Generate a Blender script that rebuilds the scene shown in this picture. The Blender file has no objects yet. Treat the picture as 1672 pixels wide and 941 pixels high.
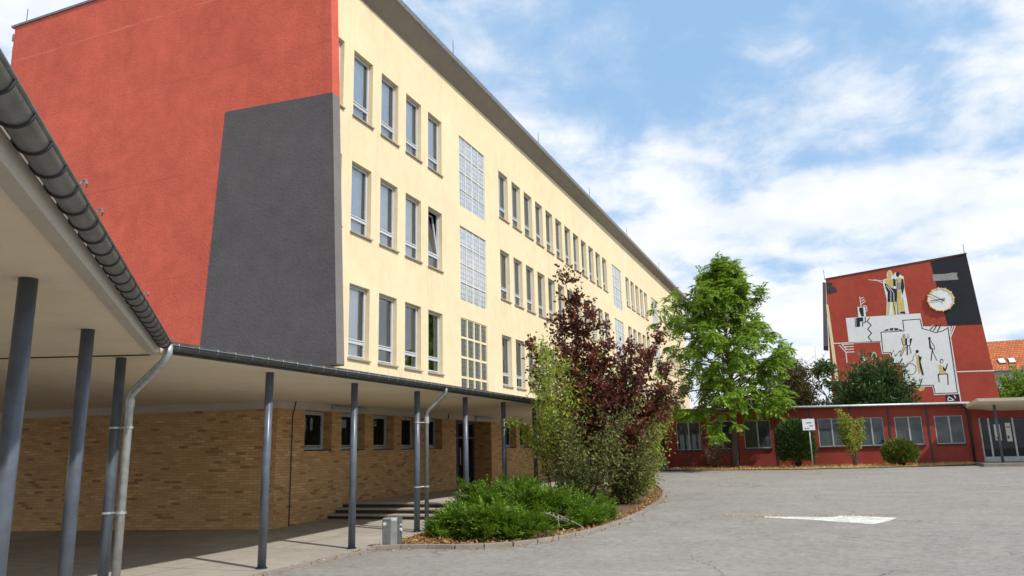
import bpy, bmesh, math, random
import numpy as np
from mathutils import Vector, Matrix
R = math.radians
rng = np.random.default_rng(7)
random.seed(7)
scene = bpy.context.scene
col = scene.collection

# ------------------------------------------------------------------ helpers
def gz(y):
    return min(max(.0205 * (y - 11.5), 0.0), .69)

def wloc(o):
    v = Vector((0, 0, 0))
    while o is not None:
        v = v + o.location
        o = o.parent
    return v

class MB:
    """collects faces in world coordinates, builds ONE mesh object"""
    def __init__(self):
        self.v = []; self.f = []; self.m = []; self.cur = 0
    def face(self, *pts):
        b = len(self.v); self.v += [tuple(p) for p in pts]
        self.f.append(tuple(range(b, b + len(pts)))); self.m.append(self.cur)
    def box(self, x0, x1, y0, y1, z0, z1):
        b = len(self.v)
        self.v += [(x0,y0,z0),(x1,y0,z0),(x1,y1,z0),(x0,y1,z0),(x0,y0,z1),(x1,y0,z1),(x1,y1,z1),(x0,y1,z1)]
        for q in ((0,3,2,1),(4,5,6,7),(0,1,5,4),(1,2,6,5),(2,3,7,6),(3,0,4,7)):
            self.f.append(tuple(b + i for i in q)); self.m.append(self.cur)
    def prism(self, bottom, top):
        n = len(bottom); b = len(self.v)
        self.v += [tuple(p) for p in bottom] + [tuple(p) for p in top]
        self.f.append(tuple(b + i for i in reversed(range(n)))); self.f.append(tuple(b + n + i for i in range(n)))
        for i in range(n):
            j = (i + 1) % n
            self.f.append((b+i, b+j, b+n+j, b+n+i))
        self.m += [self.cur] * (n + 2)
    def tube(self, pts, rad, n=8, caps=True):
        pts = [Vector(p) for p in pts]
        if not hasattr(rad, '__len__'): rad = [rad] * len(pts)
        b = len(self.v); ref = None
        for i, p in enumerate(pts):
            d = (pts[min(i+1, len(pts)-1)] - pts[max(i-1, 0)])
            if d.length < 1e-9: d = Vector((0,0,1))
            d.normalize()
            if ref is None:
                ref = Vector((1,0,0)) if abs(d.x) < .8 else Vector((0,1,0))
            u = (ref - d * ref.dot(d)).normalized(); w = d.cross(u); ref = u
            for k in range(n):
                a = 2*math.pi*k/n
                q = p + (u*math.cos(a) + w*math.sin(a)) * rad[i]
                self.v.append((q.x,q.y,q.z))
        for i in range(len(pts)-1):
            for k in range(n):
                k2 = (k+1) % n
                self.f.append((b+i*n+k, b+i*n+k2, b+(i+1)*n+k2, b+(i+1)*n+k)); self.m.append(self.cur)
        if caps:
            self.f.append(tuple(b+k for k in reversed(range(n)))); self.m.append(self.cur)
            e = b+(len(pts)-1)*n
            self.f.append(tuple(e+k for k in range(n))); self.m.append(self.cur)
    def build(self, name, mats, parent=None, smooth=False, bevel=0):
        off = wloc(parent) if parent else Vector((0,0,0))
        me = bpy.data.meshes.new(name)
        me.from_pydata([(a-off.x, b-off.y, c-off.z) for a,b,c in self.v], [], self.f)
        if not isinstance(mats, (list, tuple)): mats = [mats]
        for m in mats: me.materials.append(m)
        if len(mats) > 1: me.polygons.foreach_set('material_index', self.m)
        uv = me.uv_layers.new(name='uv')
        V = self.v; data = np.zeros((len(me.loops), 2))
        for p in me.polygons:
            nx, ny, nz = (abs(c) for c in p.normal)
            for li, vi in zip(p.loop_indices, p.vertices):
                x, y, z = V[vi]
                if nz >= nx and nz >= ny: data[li] = (x, y)
                elif nx >= ny: data[li] = (y, z)
                else: data[li] = (x, z)
        uv.data.foreach_set('uv', data.ravel())
        if smooth:
            me.polygons.foreach_set('use_smooth', [True]*len(me.polygons))
        me.update()
        o = bpy.data.objects.new(name, me); col.objects.link(o)
        if parent: o.parent = parent
        if bevel:
            md = o.modifiers.new('bevel', 'BEVEL'); md.width = bevel; md.segments = 2; md.limit_method = 'ANGLE'
        return o

def tag(o, label=None, cat=None, group=None, kind=None):
    if label: o['label'] = label
    if cat: o['category'] = cat
    if group: o['group'] = group
    if kind: o['kind'] = kind
    return o

def thing(name, loc, label, cat, group=None):
    o = bpy.data.objects.new(name, None); col.objects.link(o)
    o.location = loc; o.empty_display_size = .3
    return tag(o, label, cat, group)

def copy_part(o, delta, parent):
    c = o.copy(); col.objects.link(c); c.parent = parent; c.location = o.location + Vector(delta)
    return c

# ------------------------------------------------------------------ materials
def new_mat(name):
    m = bpy.data.materials.new(name); m.use_nodes = True
    nt = m.node_tree; nt.nodes.clear()
    out = nt.nodes.new('ShaderNodeOutputMaterial')
    return m, nt, out

def N(nt, typ, **kw):
    n = nt.nodes.new(typ)
    for k, v in kw.items():
        if k.startswith('i_'): n.inputs[int(k[2:])].default_value = v
        else: setattr(n, k, v)
    return n

def c4(c): return (c[0], c[1], c[2], 1)

def ramp(nt, src, stops):
    r = nt.nodes.new('ShaderNodeValToRGB')
    el = r.color_ramp.elements
    while len(el) < len(stops): el.new(.5)
    for e, (p, c) in zip(el, stops): e.position = p; e.color = c4(c) if hasattr(c, '__len__') else (c, c, c, 1)
    nt.links.new(src, r.inputs[0]); return r.outputs[0]

def noise(nt, vec, scale, detail=4, rough=.55, dist=0):
    n = nt.nodes.new('ShaderNodeTexNoise'); n.inputs['Scale'].default_value = scale
    n.inputs['Detail'].default_value = detail; n.inputs['Roughness'].default_value = rough
    n.inputs['Distortion'].default_value = dist
    nt.links.new(vec, n.inputs['Vector']); return n.outputs['Fac']

def mix(nt, fac, a, b, blend='MIX'):
    n = nt.nodes.new('ShaderNodeMix'); n.data_type = 'RGBA'; n.blend_type = blend
    for s, i in ((fac, 0), (a, 6), (b, 7)):
        if hasattr(s, 'is_linked'): nt.links.new(s, n.inputs[i])
        elif hasattr(s, '__len__'): n.inputs[i].default_value = c4(s)
        else: n.inputs[i].default_value = s
    return n.outputs[2]

def math_(nt, op, a, b=0., c=None):
    n = nt.nodes.new('ShaderNodeMath'); n.operation = op
    for i, s in enumerate((a, b) if c is None else (a, b, c)):
        if hasattr(s, 'is_linked'): nt.links.new(s, n.inputs[i])
        else: n.inputs[i].default_value = s
    return n.outputs[0]

def finish(nt, out, color, rough=.8, bump=None, bstr=.3, bdist=.02, spec=.3, metal=0.):
    b = nt.nodes.new('ShaderNodeBsdfPrincipled')
    if hasattr(color, 'is_linked'): nt.links.new(color, b.inputs['Base Color'])
    else: b.inputs['Base Color'].default_value = c4(color)
    if hasattr(rough, 'is_linked'): nt.links.new(rough, b.inputs['Roughness'])
    else: b.inputs['Roughness'].default_value = rough
    b.inputs['Specular IOR Level'].default_value = spec; b.inputs['Metallic'].default_value = metal
    if bump is not None:
        bn = nt.nodes.new('ShaderNodeBump'); bn.inputs['Strength'].default_value = bstr; bn.inputs['Distance'].default_value = bdist
        nt.links.new(bump, bn.inputs['Height']); nt.links.new(bn.outputs[0], b.inputs['Normal'])
    nt.links.new(b.outputs[0], out.inputs[0]); return b

def uvn(nt): return nt.nodes.new('ShaderNodeTexCoord').outputs['UV']
def objn(nt): return nt.nodes.new('ShaderNodeNewGeometry').outputs['Position']

def stucco(name, c, var=.12, fine=26, bstr=.5, stain=.25, streak=True):
    m, nt, out = new_mat(name); p = objn(nt)
    big = noise(nt, p, .35, 5, .6, .4); mid = noise(nt, p, 2.2, 5, .65); sm = noise(nt, p, fine, 4, .7)
    lo = tuple(x*(1-var*1.5) for x in c); hi = tuple(min(1, x*(1+var)) for x in c)
    col_ = ramp(nt, big, [(.3, lo), (.72, hi)])
    col_ = mix(nt, .5, col_, ramp(nt, mid, [(.3, lo), (.7, hi)]))
    if streak:
        mp = nt.nodes.new('ShaderNodeMapping'); mp.inputs['Scale'].default_value = (2.6, 2.6, .16); nt.links.new(p, mp.inputs[0])
        st = noise(nt, mp.outputs[0], 1.6, 5, .7)
        col_ = mix(nt, ramp(nt, st, [(.54, 0), (.78, stain)]), col_, tuple(x*.62 for x in c))
    col_ = mix(nt, ramp(nt, sm, [(.3, .16), (.5, 0)]), col_, tuple(x*.5 for x in c))
    finish(nt, out, col_, .9, sm, bstr, .02, .15); return m

def drips(m, levels, length, c):
    """dirt that has run down below each row of sills"""
    nt = m.node_tree; b = [n for n in nt.nodes if n.type == 'BSDF_PRINCIPLED'][0]; src = b.inputs['Base Color'].links[0].from_socket
    p = objn(nt); s = nt.nodes.new('ShaderNodeSeparateXYZ'); nt.links.new(p, s.inputs[0]); tot = None
    for z in levels:
        d = math_(nt, 'SUBTRACT', z, s.outputs[2])
        f = ramp(nt, math_(nt, 'DIVIDE', d, length), [(0, 0), (.01, 1), (1, 0)])
        tot = f if tot is None else math_(nt, 'MAXIMUM', tot, f)
    mp = nt.nodes.new('ShaderNodeMapping'); mp.inputs['Scale'].default_value = (5, 5, .22); nt.links.new(p, mp.inputs[0])
    st = ramp(nt, noise(nt, mp.outputs[0], 1.7, 6, .7), [(.52, 0), (.72, .45)])
    nt.links.new(mix(nt, math_(nt, 'MULTIPLY', tot, st), src, c), b.inputs['Base Color'])

def plain(name, c, rough=.6, metal=0., var=.12, scale=6., spec=.4, bstr=.1):
    m, nt, out = new_mat(name); p = objn(nt)
    n = noise(nt, p, scale, 5, .65)
    lo = tuple(x*(1-var) for x in c); hi = tuple(min(1, x*(1+var)) for x in c)
    finish(nt, out, ramp(nt, n, [(.3, lo), (.7, hi)]), rough, noise(nt, p, scale*7, 3), bstr, .005, spec, metal); return m

def brick_mat(name, tint=1.):
    m, nt, out = new_mat(name); uv = uvn(nt)
    b = N(nt, 'ShaderNodeTexBrick'); nt.links.new(uv, b.inputs['Vector'])
    b.inputs['Scale'].default_value = 1; b.inputs['Brick Width'].default_value = .225; b.inputs['Row Height'].default_value = .0605
    b.inputs['Mortar Size'].default_value = .006; b.inputs['Mortar Smooth'].default_value = .3; b.inputs['Bias'].default_value = 0
    b.inputs['Color1'].default_value = (0,0,0,1); b.inputs['Color2'].default_value = (1,1,1,1); b.inputs['Mortar'].default_value = (.5,.5,.5,1)
    b.offset = .5; b.squash = 1
    T = lambda c: (c[0]*tint*.97, c[1]*tint*1.03, c[2]*tint*1.14)
    colr = ramp(nt, b.outputs['Color'], [(0, T((.23,.11,.042))), (.05, T((.27,.13,.05))), (.08, T((.46,.245,.09))), (.5, T((.56,.32,.12))), (.9, T((.62,.37,.15))), (1, T((.70,.47,.22)))])
    colr = mix(nt, ramp(nt, noise(nt, uv, 1.1, 6, .65), [(.35, 0.), (.75, .45)]), colr, T((.40,.20,.078)))
    colr = mix(nt, .22, colr, ramp(nt, noise(nt, uv, 40, 3), [(.3, (.2,.1,.045)), (.7, T((.7,.46,.22)))]))
    colr = mix(nt, b.outputs['Fac'], colr, T((.33,.21,.11)))
    inv = math_(nt, 'SUBTRACT', 1., b.outputs['Fac'])
    hgt = math_(nt, 'ADD', inv, math_(nt, 'MULTIPLY', noise(nt, uv, 60, 3), .35))
    finish(nt, out, colr, .8, hgt, .45, .008, .25); return m

def glass_mat(name, base=(.012,.016,.017), k=.30, rough=.015, fk=1.3):
    m, nt, out = new_mat(name); p = objn(nt)
    d = nt.nodes.new('ShaderNodeBsdfDiffuse')
    nt.links.new(ramp(nt, noise(nt, p, 1.7, 3), [(.35, tuple(x*.5 for x in base)), (.65, tuple(x*1.5 for x in base))]), d.inputs[0])
    g = nt.nodes.new('ShaderNodeBsdfGlossy'); g.inputs['Roughness'].default_value = rough; g.inputs['Color'].default_value = (.93,.96,1,1)
    bn = nt.nodes.new('ShaderNodeBump'); bn.inputs['Strength'].default_value = .015; bn.inputs['Distance'].default_value = .02
    nt.links.new(noise(nt, p, 1.1, 2), bn.inputs['Height']); nt.links.new(bn.outputs[0], g.inputs['Normal'])
    fr = nt.nodes.new('ShaderNodeFresnel'); fr.inputs[0].default_value = 1.6
    fac = math_(nt, 'MINIMUM', math_(nt, 'ADD', math_(nt, 'MULTIPLY', fr.outputs[0], fk), k), .95)
    mx = nt.nodes.new('ShaderNodeMixShader'); nt.links.new(fac, mx.inputs[0]); nt.links.new(d.outputs[0], mx.inputs[1]); nt.links.new(g.outputs[0], mx.inputs[2])
    nt.links.new(mx.outputs[0], out.inputs[0]); return m

def leaf_mat(name, stops, trans=.35, rough=.55, clump=1.1):
    m, nt, out = new_mat(name)
    g = nt.nodes.new('ShaderNodeNewGeometry')
    n = noise(nt, g.outputs['Position'], clump, 3, .6)
    f = math_(nt, 'ADD', math_(nt, 'MULTIPLY', g.outputs['Random Per Island'], .5), math_(nt, 'MULTIPLY', n, .6))
    c = ramp(nt, f, stops)
    b = nt.nodes.new('ShaderNodeBsdfPrincipled'); nt.links.new(c, b.inputs['Base Color'])
    b.inputs['Roughness'].default_value = rough; b.inputs['Specular IOR Level'].default_value = .35
    t = nt.nodes.new('ShaderNodeBsdfTranslucent'); nt.links.new(mix(nt, .3, c, stops[-1][1]), t.inputs[0])
    mx = nt.nodes.new('ShaderNodeMixShader'); mx.inputs[0].default_value = trans
    nt.links.new(b.outputs[0], mx.inputs[1]); nt.links.new(t.outputs[0], mx.inputs[2]); nt.links.new(mx.outputs[0], out.inputs[0])
    return m

M = {}
M['cream'] = stucco('cream_stucco', (.74,.625,.405), .08, 22, .4, .3)
drips(M['cream'], (4.12, 7.62, 11.07, 15.2), 1.3, (.42,.34,.21))
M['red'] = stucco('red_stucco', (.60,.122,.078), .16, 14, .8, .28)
def lift_line(m, z, c):
    nt = m.node_tree; b = [n for n in nt.nodes if n.type == 'BSDF_PRINCIPLED'][0]; src = b.inputs['Base Color'].links[0].from_socket
    p = objn(nt); s = nt.nodes.new('ShaderNodeSeparateXYZ'); nt.links.new(p, s.inputs[0])
    d = math_(nt, 'ABSOLUTE', math_(nt, 'SUBTRACT', math_(nt, 'ADD', s.outputs[2], math_(nt, 'MULTIPLY', noise(nt, p, 1.5, 3), .12)), z))
    f = math_(nt, 'MULTIPLY', ramp(nt, d, [(.0, .7), (.05, 0)]), ramp(nt, noise(nt, p, .9, 4), [(.38, 0), (.6, 1)]))
    nt.links.new(mix(nt, f, src, c), b.inputs['Base Color'])
for z_ in (14.45, 12.2, 9.3, 6.4): lift_line(M['red'], z_, (.66,.19,.13) if z_ > 13 else (.47,.09,.06))
drips(M['red'], (15.6, 13.1), 2.2, (.40,.10,.075))
M['grey'] = stucco('grey_stucco', (.118,.105,.104), .14, 14, .8, .25)
M['grey_edge'] = stucco('worn_grey_edge', (.20,.18,.172), .1, 16, .5, .2)  # panel grey made lighter: sunlight on the fin's side put into the colour
M['red_far'] = stucco('mural_red', (.37,.066,.042), .14, 5, .3, .3)
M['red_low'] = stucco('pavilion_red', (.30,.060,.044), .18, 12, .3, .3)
M['soffit'] = stucco('soffit_plaster', (.86,.745,.57), .07, 30, .08, .05, streak=False)
M['band'] = stucco('lintel_concrete', (.55,.50,.43), .08, 20, .2, .1)
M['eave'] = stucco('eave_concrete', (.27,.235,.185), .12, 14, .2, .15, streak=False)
M['brick'] = brick_mat('yellow_brick', 1.12)
M['post'] = plain('post_paint', (.085,.102,.13), .34, 0., .25, 5, .5)
M['zinc'] = plain('gutter_zinc', (.20,.205,.20), .42, .55, .25, 7, .5)
M['zinc_dark'] = plain('dark_zinc', (.085,.09,.09), .45, .5, .25, 7, .5)
M['zinc_light'] = plain('downpipe_zinc', (.42,.44,.44), .42, .5, .22, 9, .5)
M['bin'] = plain('bin_metal', (.27,.28,.28), .4, .5, .2, 9)
M['dark_metal'] = plain('dark_metal', (.04,.042,.045), .5, .3, .2)
M['frame_grey'] = plain('grey_frame_paint', (.42,.43,.43), .5, 0., .12, 4)
M['frame'] = plain('window_frame_paint', (.50,.53,.56), .4, 0., .06, 4)
M['sill'] = plain('sill_stone', (.33,.27,.2), .8, 0., .2, 9)
def clear_glass():
    m, nt, out = new_mat('window_glass'); p = objn(nt)
    t = nt.nodes.new('ShaderNodeBsdfTransparent'); t.inputs[0].default_value = (.96,.98,.98,1)
    g = nt.nodes.new('ShaderNodeBsdfGlossy'); g.inputs['Roughness'].default_value = .01; g.inputs['Color'].default_value = (.93,.96,1,1)
    bn = nt.nodes.new('ShaderNodeBump'); bn.inputs['Strength'].default_value = .02; bn.inputs['Distance'].default_value = .02
    nt.links.new(noise(nt, p, 1.1, 2), bn.inputs['Height']); nt.links.new(bn.outputs[0], g.inputs['Normal'])
    fr = nt.nodes.new('ShaderNodeFresnel'); fr.inputs[0].default_value = 1.6
    mx = nt.nodes.new('ShaderNodeMixShader'); nt.links.new(math_(nt, 'MINIMUM', math_(nt, 'ADD', math_(nt, 'MULTIPLY', fr.outputs[0], 1.3), .09), .95), mx.inputs[0])
    nt.links.new(t.outputs[0], mx.inputs[1]); nt.links.new(g.outputs[0], mx.inputs[2]); nt.links.new(mx.outputs[0], out.inputs[0]); return m
M['glass'] = clear_glass()
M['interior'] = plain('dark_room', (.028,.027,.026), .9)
M['green_curtain'] = plain('green_curtain', (.012,.105,.062), .9, 0., .3, 9)
M['glass_dark'] = glass_mat('ground_floor_glass', (.008,.010,.010), .0, .015, .5)
M['slats'] = plain('vertical_slats', (.16,.19,.185), .9, 0., .15, 3)
M['glass_low'] = glass_mat('pavilion_glass', (.040,.052,.050), .0, .03, .8)
M['white_paint'] = plain('white_paint', (.72,.71,.69), .7, 0., .08, 3)
M['concrete'] = stucco('step_concrete', (.40,.36,.31), .16, 18, .4, .2, streak=False)
M['riser'] = stucco('mossy_riser', (.075,.066,.055), .25, 16, .4, .3, streak=False)  # step concrete again, the risers' shade put into a darker colour
M['curtain'] = plain('curtain', (.88,.90,.92), .9, 0., .06)
M['bark'] = plain('bark', (.10,.072,.05), .9, 0., .4, 14, .2, .7)
M['bark_dark'] = plain('dark_bark', (.045,.03,.026), .9, 0., .4, 14, .2, .6)
M['twig_grey'] = plain('dead_twig', (.30,.27,.24), .9, 0., .3, 14, .2, .3)

def glassblock(name, dk):
    m, nt, out = new_mat(name); uv = uvn(nt)
    b = N(nt, 'ShaderNodeTexBrick'); nt.links.new(uv, b.inputs['Vector'])
    b.inputs['Scale'].default_value = 1; b.inputs['Brick Width'].default_value = .165; b.inputs['Row Height'].default_value = .19
    b.inputs['Mortar Size'].default_value = .010; b.inputs['Mortar Smooth'].default_value = .25; b.offset = 0
    b.inputs['Color1'].default_value = (.42,.44,.44,1); b.inputs['Color2'].default_value = (.62,.65,.66,1); b.inputs['Mortar'].default_value = (.2,.23,.28,1)
    colr = mix(nt, .4, b.outputs['Color'], ramp(nt, noise(nt, uv, 9, 3, .6), [(.35, (.28,.31,.30)), (.65, (.66,.69,.70))]))
    colr = mix(nt, b.outputs['Fac'], colr, (.10,.13,.20))
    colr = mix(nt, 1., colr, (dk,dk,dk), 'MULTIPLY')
    d = nt.nodes.new('ShaderNodeBsdfPrincipled'); nt.links.new(colr, d.inputs['Base Color']); d.inputs['Roughness'].default_value = .25
    g = nt.nodes.new('ShaderNodeBsdfGlossy'); g.inputs['Roughness'].default_value = .12
    bn = nt.nodes.new('ShaderNodeBump'); bn.inputs['Strength'].default_value = .5; bn.inputs['Distance'].default_value = .012
    nt.links.new(math_(nt, 'ADD', noise(nt, uv, 14, 2), math_(nt, 'MULTIPLY', b.outputs['Fac'], -1.)), bn.inputs['Height']); nt.links.new(bn.outputs[0], g.inputs['Normal'])
    mx = nt.nodes.new('ShaderNodeMixShader')
    nt.links.new(math_(nt, 'MULTIPLY', math_(nt, 'SUBTRACT', 1., b.outputs['Fac']), .42), mx.inputs[0])
    nt.links.new(d.outputs[0], mx.inputs[1]); nt.links.new(g.outputs[0], mx.inputs[2]); nt.links.new(mx.outputs[0], out.inputs[0]); return m
M['glassblock'] = glassblock('glass_block', 1.)
M['glassblock_dark'] = glassblock('smoky_glass_block', .38)  # same blocks, darkened in colour where the lowest panels reflect less sky
M['block_joint'] = plain('block_joint', (.70,.68,.60), .8)

def asphalt():
    m, nt, out = new_mat('asphalt'); p = objn(nt)
    big = noise(nt, p, .16, 6, .6, .6); mid = noise(nt, p, 1.1, 6, .65); agg = noise(nt, p, 34, 5, .85)
    c = ramp(nt, big, [(.3, (0.189,0.172,0.153)), (.7, (0.291,0.267,0.237))])
    c = mix(nt, .5, c, ramp(nt, mid, [(.32, (0.168,0.154,0.137)), (.68, (0.306,0.282,0.250))]))
    c = mix(nt, .35, c, ramp(nt, noise(nt, p, 7.5, 6, .75), [(.36, (0.143,0.131,0.117)), (.64, (0.408,0.378,0.339))]))
    mp = nt.nodes.new('ShaderNodeMapping'); mp.inputs['Scale'].default_value = (.3, 1.1, 1); mp.inputs['Rotation'].default_value = (0,0,.9); nt.links.new(p, mp.inputs[0])
    c = mix(nt, ramp(nt, noise(nt, mp.outputs[0], .9, 9, .78, .5), [(.54, 0), (.66, .35)]), c, (0.367,0.340,0.301))
    c = mix(nt, ramp(nt, noise(nt, mp.outputs[0], 2.3, 8, .8, .3), [(.62, 0), (.7, .5)]), c, (0.133,0.122,0.110))
    c = mix(nt, ramp(nt, agg, [(.56, 0), (.70, .6)]), c, (0.530,0.497,0.439))
    c = mix(nt, ramp(nt, agg, [(.30, .7), (.46, 0)]), c, (0.087,0.080,0.072))
    # cracks
    wv = nt.nodes.new('ShaderNodeVectorMath'); wv.operation = 'ADD'
    nz = nt.nodes.new('ShaderNodeTexNoise'); nz.inputs['Scale'].default_value = 1.2; nz.inputs['Detail'].default_value = 6; nt.links.new(p, nz.inputs['Vector'])
    sc = nt.nodes.new('ShaderNodeVectorMath'); sc.operation = 'SCALE'; sc.inputs['Scale'].default_value = 1.6; nt.links.new(nz.outputs['Color'], sc.inputs[0])
    nt.links.new(p, wv.inputs[0]); nt.links.new(sc.outputs[0], wv.inputs[1])
    cr = N(nt, 'ShaderNodeTexVoronoi'); cr.feature = 'DISTANCE_TO_EDGE'; cr.inputs['Scale'].default_value = .28; nt.links.new(wv.outputs[0], cr.inputs['Vector'])
    line = ramp(nt, cr.outputs['Distance'], [(.0, 1), (.006, .0)])
    msk = ramp(nt, noise(nt, p, .35, 3), [(.47, 0), (.56, 1)])
    cm = math_(nt, 'MULTIPLY', line, msk)
    c = mix(nt, math_(nt, 'MULTIPLY', cm, .75), c, (0.051,0.048,0.044))
    h = math_(nt, 'SUBTRACT', agg, math_(nt, 'MULTIPLY', cm, 1.5))
    finish(nt, out, c, .92, h, .5, .012, .2); return m
M['asphalt'] = asphalt()

def paving():
    m, nt, out = new_mat('paving_concrete'); p = objn(nt)
    c = ramp(nt, noise(nt, p, .5, 6, .65, .4), [(.3, (.30,.27,.23)), (.7, (.42,.385,.33))])
    c = mix(nt, ramp(nt, noise(nt, p, 3.1, 5, .7), [(.5, 0), (.7, .35)]), c, (.17,.155,.135))
    n = noise(nt, p, 70, 3, .8); c = mix(nt, ramp(nt, n, [(.3, .5), (.45, 0)]), c, (.12,.11,.10))
    b = N(nt, 'ShaderNodeTexBrick'); nt.links.new(p, b.inputs['Vector']); b.inputs['Scale'].default_value = 1
    b.inputs['Brick Width'].default_value = 2.3; b.inputs['Row Height'].default_value = 2.3; b.inputs['Mortar Size'].default_value = .012; b.offset = 0
    c = mix(nt, math_(nt, 'MULTIPLY', b.outputs['Fac'], .7), c, (.09,.08,.07))
    sp = N(nt, 'ShaderNodeTexVoronoi'); sp.inputs['Scale'].default_value = 2.7; nt.links.new(p, sp.inputs['Vector'])
    c = mix(nt, ramp(nt, sp.outputs['Distance'], [(.03, .8), (.045, 0)]), c, (.62,.6,.55))
    finish(nt, out, c, .85, n, .3, .008, .25); return m
M['paving'] = paving()
M['soil'] = stucco('bed_soil', (.17,.105,.06), .35, 9, .9, .3, streak=False)
M['kerb'] = stucco('kerb_concrete', (.27,.235,.20), .2, 22, .5, .3, streak=False)
M['drygrass_ground'] = stucco('dry_grass_ground', (.42,.27,.12), .3, 9, .9, .3, streak=False)
# ------------------------------------------------------------------ ground
g = MB()
ys = [-80, 11.5, 45.16, 420]; xs = [-300, -60, -30, -10, 10, 30, 60, 300]
for i in range(3):
    for j in range(7):
        g.face((xs[j], ys[i], gz(ys[i])), (xs[j+1], ys[i], gz(ys[i])), (xs[j+1], ys[i+1], gz(ys[i+1])), (xs[j], ys[i+1], gz(ys[i+1])))
tag(g.build('ground', M['asphalt']), 'light grey worn asphalt schoolyard sloping gently up', None, None, 'structure')

def sheet(mb, pts, h):
    """flat polygon split at the slope break, laid h above the ground"""
    for lo, hi in ((-99, 11.5), (11.5, 45.16)):
        poly = pts
        for lim, sgn in ((lo, 1), (hi, -1)):
            outp = []
            for k in range(len(poly)):
                a, b = poly[k], poly[(k+1) % len(poly)]
                da, db = sgn*(a[1]-lim), sgn*(b[1]-lim)
                if da >= 0: outp.append(a)
                if da*db < 0:
                    t = da/(da-db); outp.append((a[0]+(b[0]-a[0])*t, a[1]+(b[1]-a[1])*t))
            poly = outp
            if not poly: break
        if len(poly) > 2: mb.face(*[(x, y, gz(y)+h) for x, y in poly])

pv = MB()
sheet(pv, [(-7.5, 11.5), (-7.5, 38.6), (-26, 38.6), (-26, 11.5)], .02)
sheet(pv, [(-26, -2), (-4.4, -6.6), (.9, -2.2), (-7.5, 7.2), (-7.5, 11.5), (-26, 11.5)], .02)
tag(pv.build('pavement', M['paving']), 'pale concrete paving under the covered walkway', None, None, 'structure')

def ribbon(mb, path, w, h0, h1):
    """kerb stones along a path, on the ground"""
    for (a, b) in zip(path[:-1], path[1:]):
        d = Vector((b[0]-a[0], b[1]-a[1], 0)); L = d.length; d.normalize(); n = Vector((-d.y, d.x, 0))*w/2
        q = [(a[0]+n.x, a[1]+n.y), (a[0]-n.x, a[1]-n.y), (b[0]-n.x, b[1]-n.y), (b[0]+n.x, b[1]+n.y)]
        mb.prism([(x, y, gz(y)+h0) for x, y in q], [(x, y, gz(y)+h1) for x, y in q])
def cut(path, step, gap):
    """resample to stones of one length with small joints"""
    pts = [Vector((*p, 0)) for p in path]; out = []; acc = 0
    segs = [(a, b, (b-a).length) for a, b in zip(pts[:-1], pts[1:])]; tot = sum(s[2] for s in segs)
    def at(t):
        for a, b, l in segs:
            if t <= l: return a + (b-a)*(t/l)
            t -= l
        return segs[-1][1]
    n = int(tot/step)
    return [((at(i*step+gap).x, at(i*step+gap).y), (at((i+1)*step-gap).x, at((i+1)*step-gap).y)) for i in range(n)]

BED = [(-7.46,11.75),(-7.15,11.9),(-6.78,12.05),(-5.86,12.12),(-5.2,12.46),(-4.69,13.2),(-4.32,14.28),(-4.13,15.87),(-4.08,17.78),(-4.2,20.0),(-4.4,22.0),(-4.75,24.0),(-5.3,26.0),(-6.0,28.2),(-7.46,30.5)]
so = MB(); sheet(so, BED, .035)
tag(so.build('planting_bed', M['soil']), 'curved planting bed of bare soil beside the walkway', None, None, 'structure')
kb = MB()
for a, b in cut(BED, .5, .006): ribbon(kb, [a, b], .09, -.05, .075)
for a, b in cut([(-7.45, 30.6), (-7.45, 38.4)], 1., .006): ribbon(kb, [a, b], .09, -.05, .045)
for a, b in cut([(-7.45, 12.0), (-7.45, 7.22), (.85, -2.15)], 1., .006): ribbon(kb, [a, b], .09, -.05, .042)
tag(kb.build('kerb', M['kerb'], bevel=.008), 'low concrete kerb stones edging bed and paving', None, None, 'structure')
STRIP = [(-7.45,37.35),(-4.5,36.95),(-1.3,36.5),(1.8,37.0),(4.3,37.55),(5.9,38.3),(5.98,39.38),(-7.45,39.38)]
st = MB(); sheet(st, STRIP, .03)
tag(st.build('dry_verge', M['drygrass_ground']), 'strip of dry straw coloured verge in front of the red pavilion', None, None, 'structure')
# worn white marking on the asphalt
pm, nt, out = new_mat('worn_marking'); p_ = objn(nt)
d_ = nt.nodes.new('ShaderNodeBsdfPrincipled'); d_.inputs['Roughness'].default_value = .8
nt.links.new(ramp(nt, noise(nt, p_, 5, 5, .7), [(.35, (.40,.38,.33)), (.6, (.70,.68,.62))]), d_.inputs['Base Color'])
tr = nt.nodes.new('ShaderNodeBsdfTransparent'); mx = nt.nodes.new('ShaderNodeMixShader')
nt.links.new(ramp(nt, noise(nt, p_, 9, 6, .75), [(.33, 0), (.40, 1)]), mx.inputs[0]); nt.links.new(tr.outputs[0], mx.inputs[1]); nt.links.new(d_.outputs[0], mx.inputs[2]); nt.links.new(mx.outputs[0], out.inputs[0])
mk = MB(); sheet(mk, [(-1.36,17.5),(-.7,17.46),(-.05,17.42),(.12,17.72),(.4,17.72),(.75,17.52),(1.16,17.38),(1.0,16.85),(.68,16.25),(.4,16.42),(.05,16.6),(-.25,16.82),(-.59,16.98),(-1.0,17.12),(-1.36,17.28)], .004)
tag(mk.build('pavement_marking', pm), 'worn white paint patch on the asphalt', None, None, 'structure')

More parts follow.
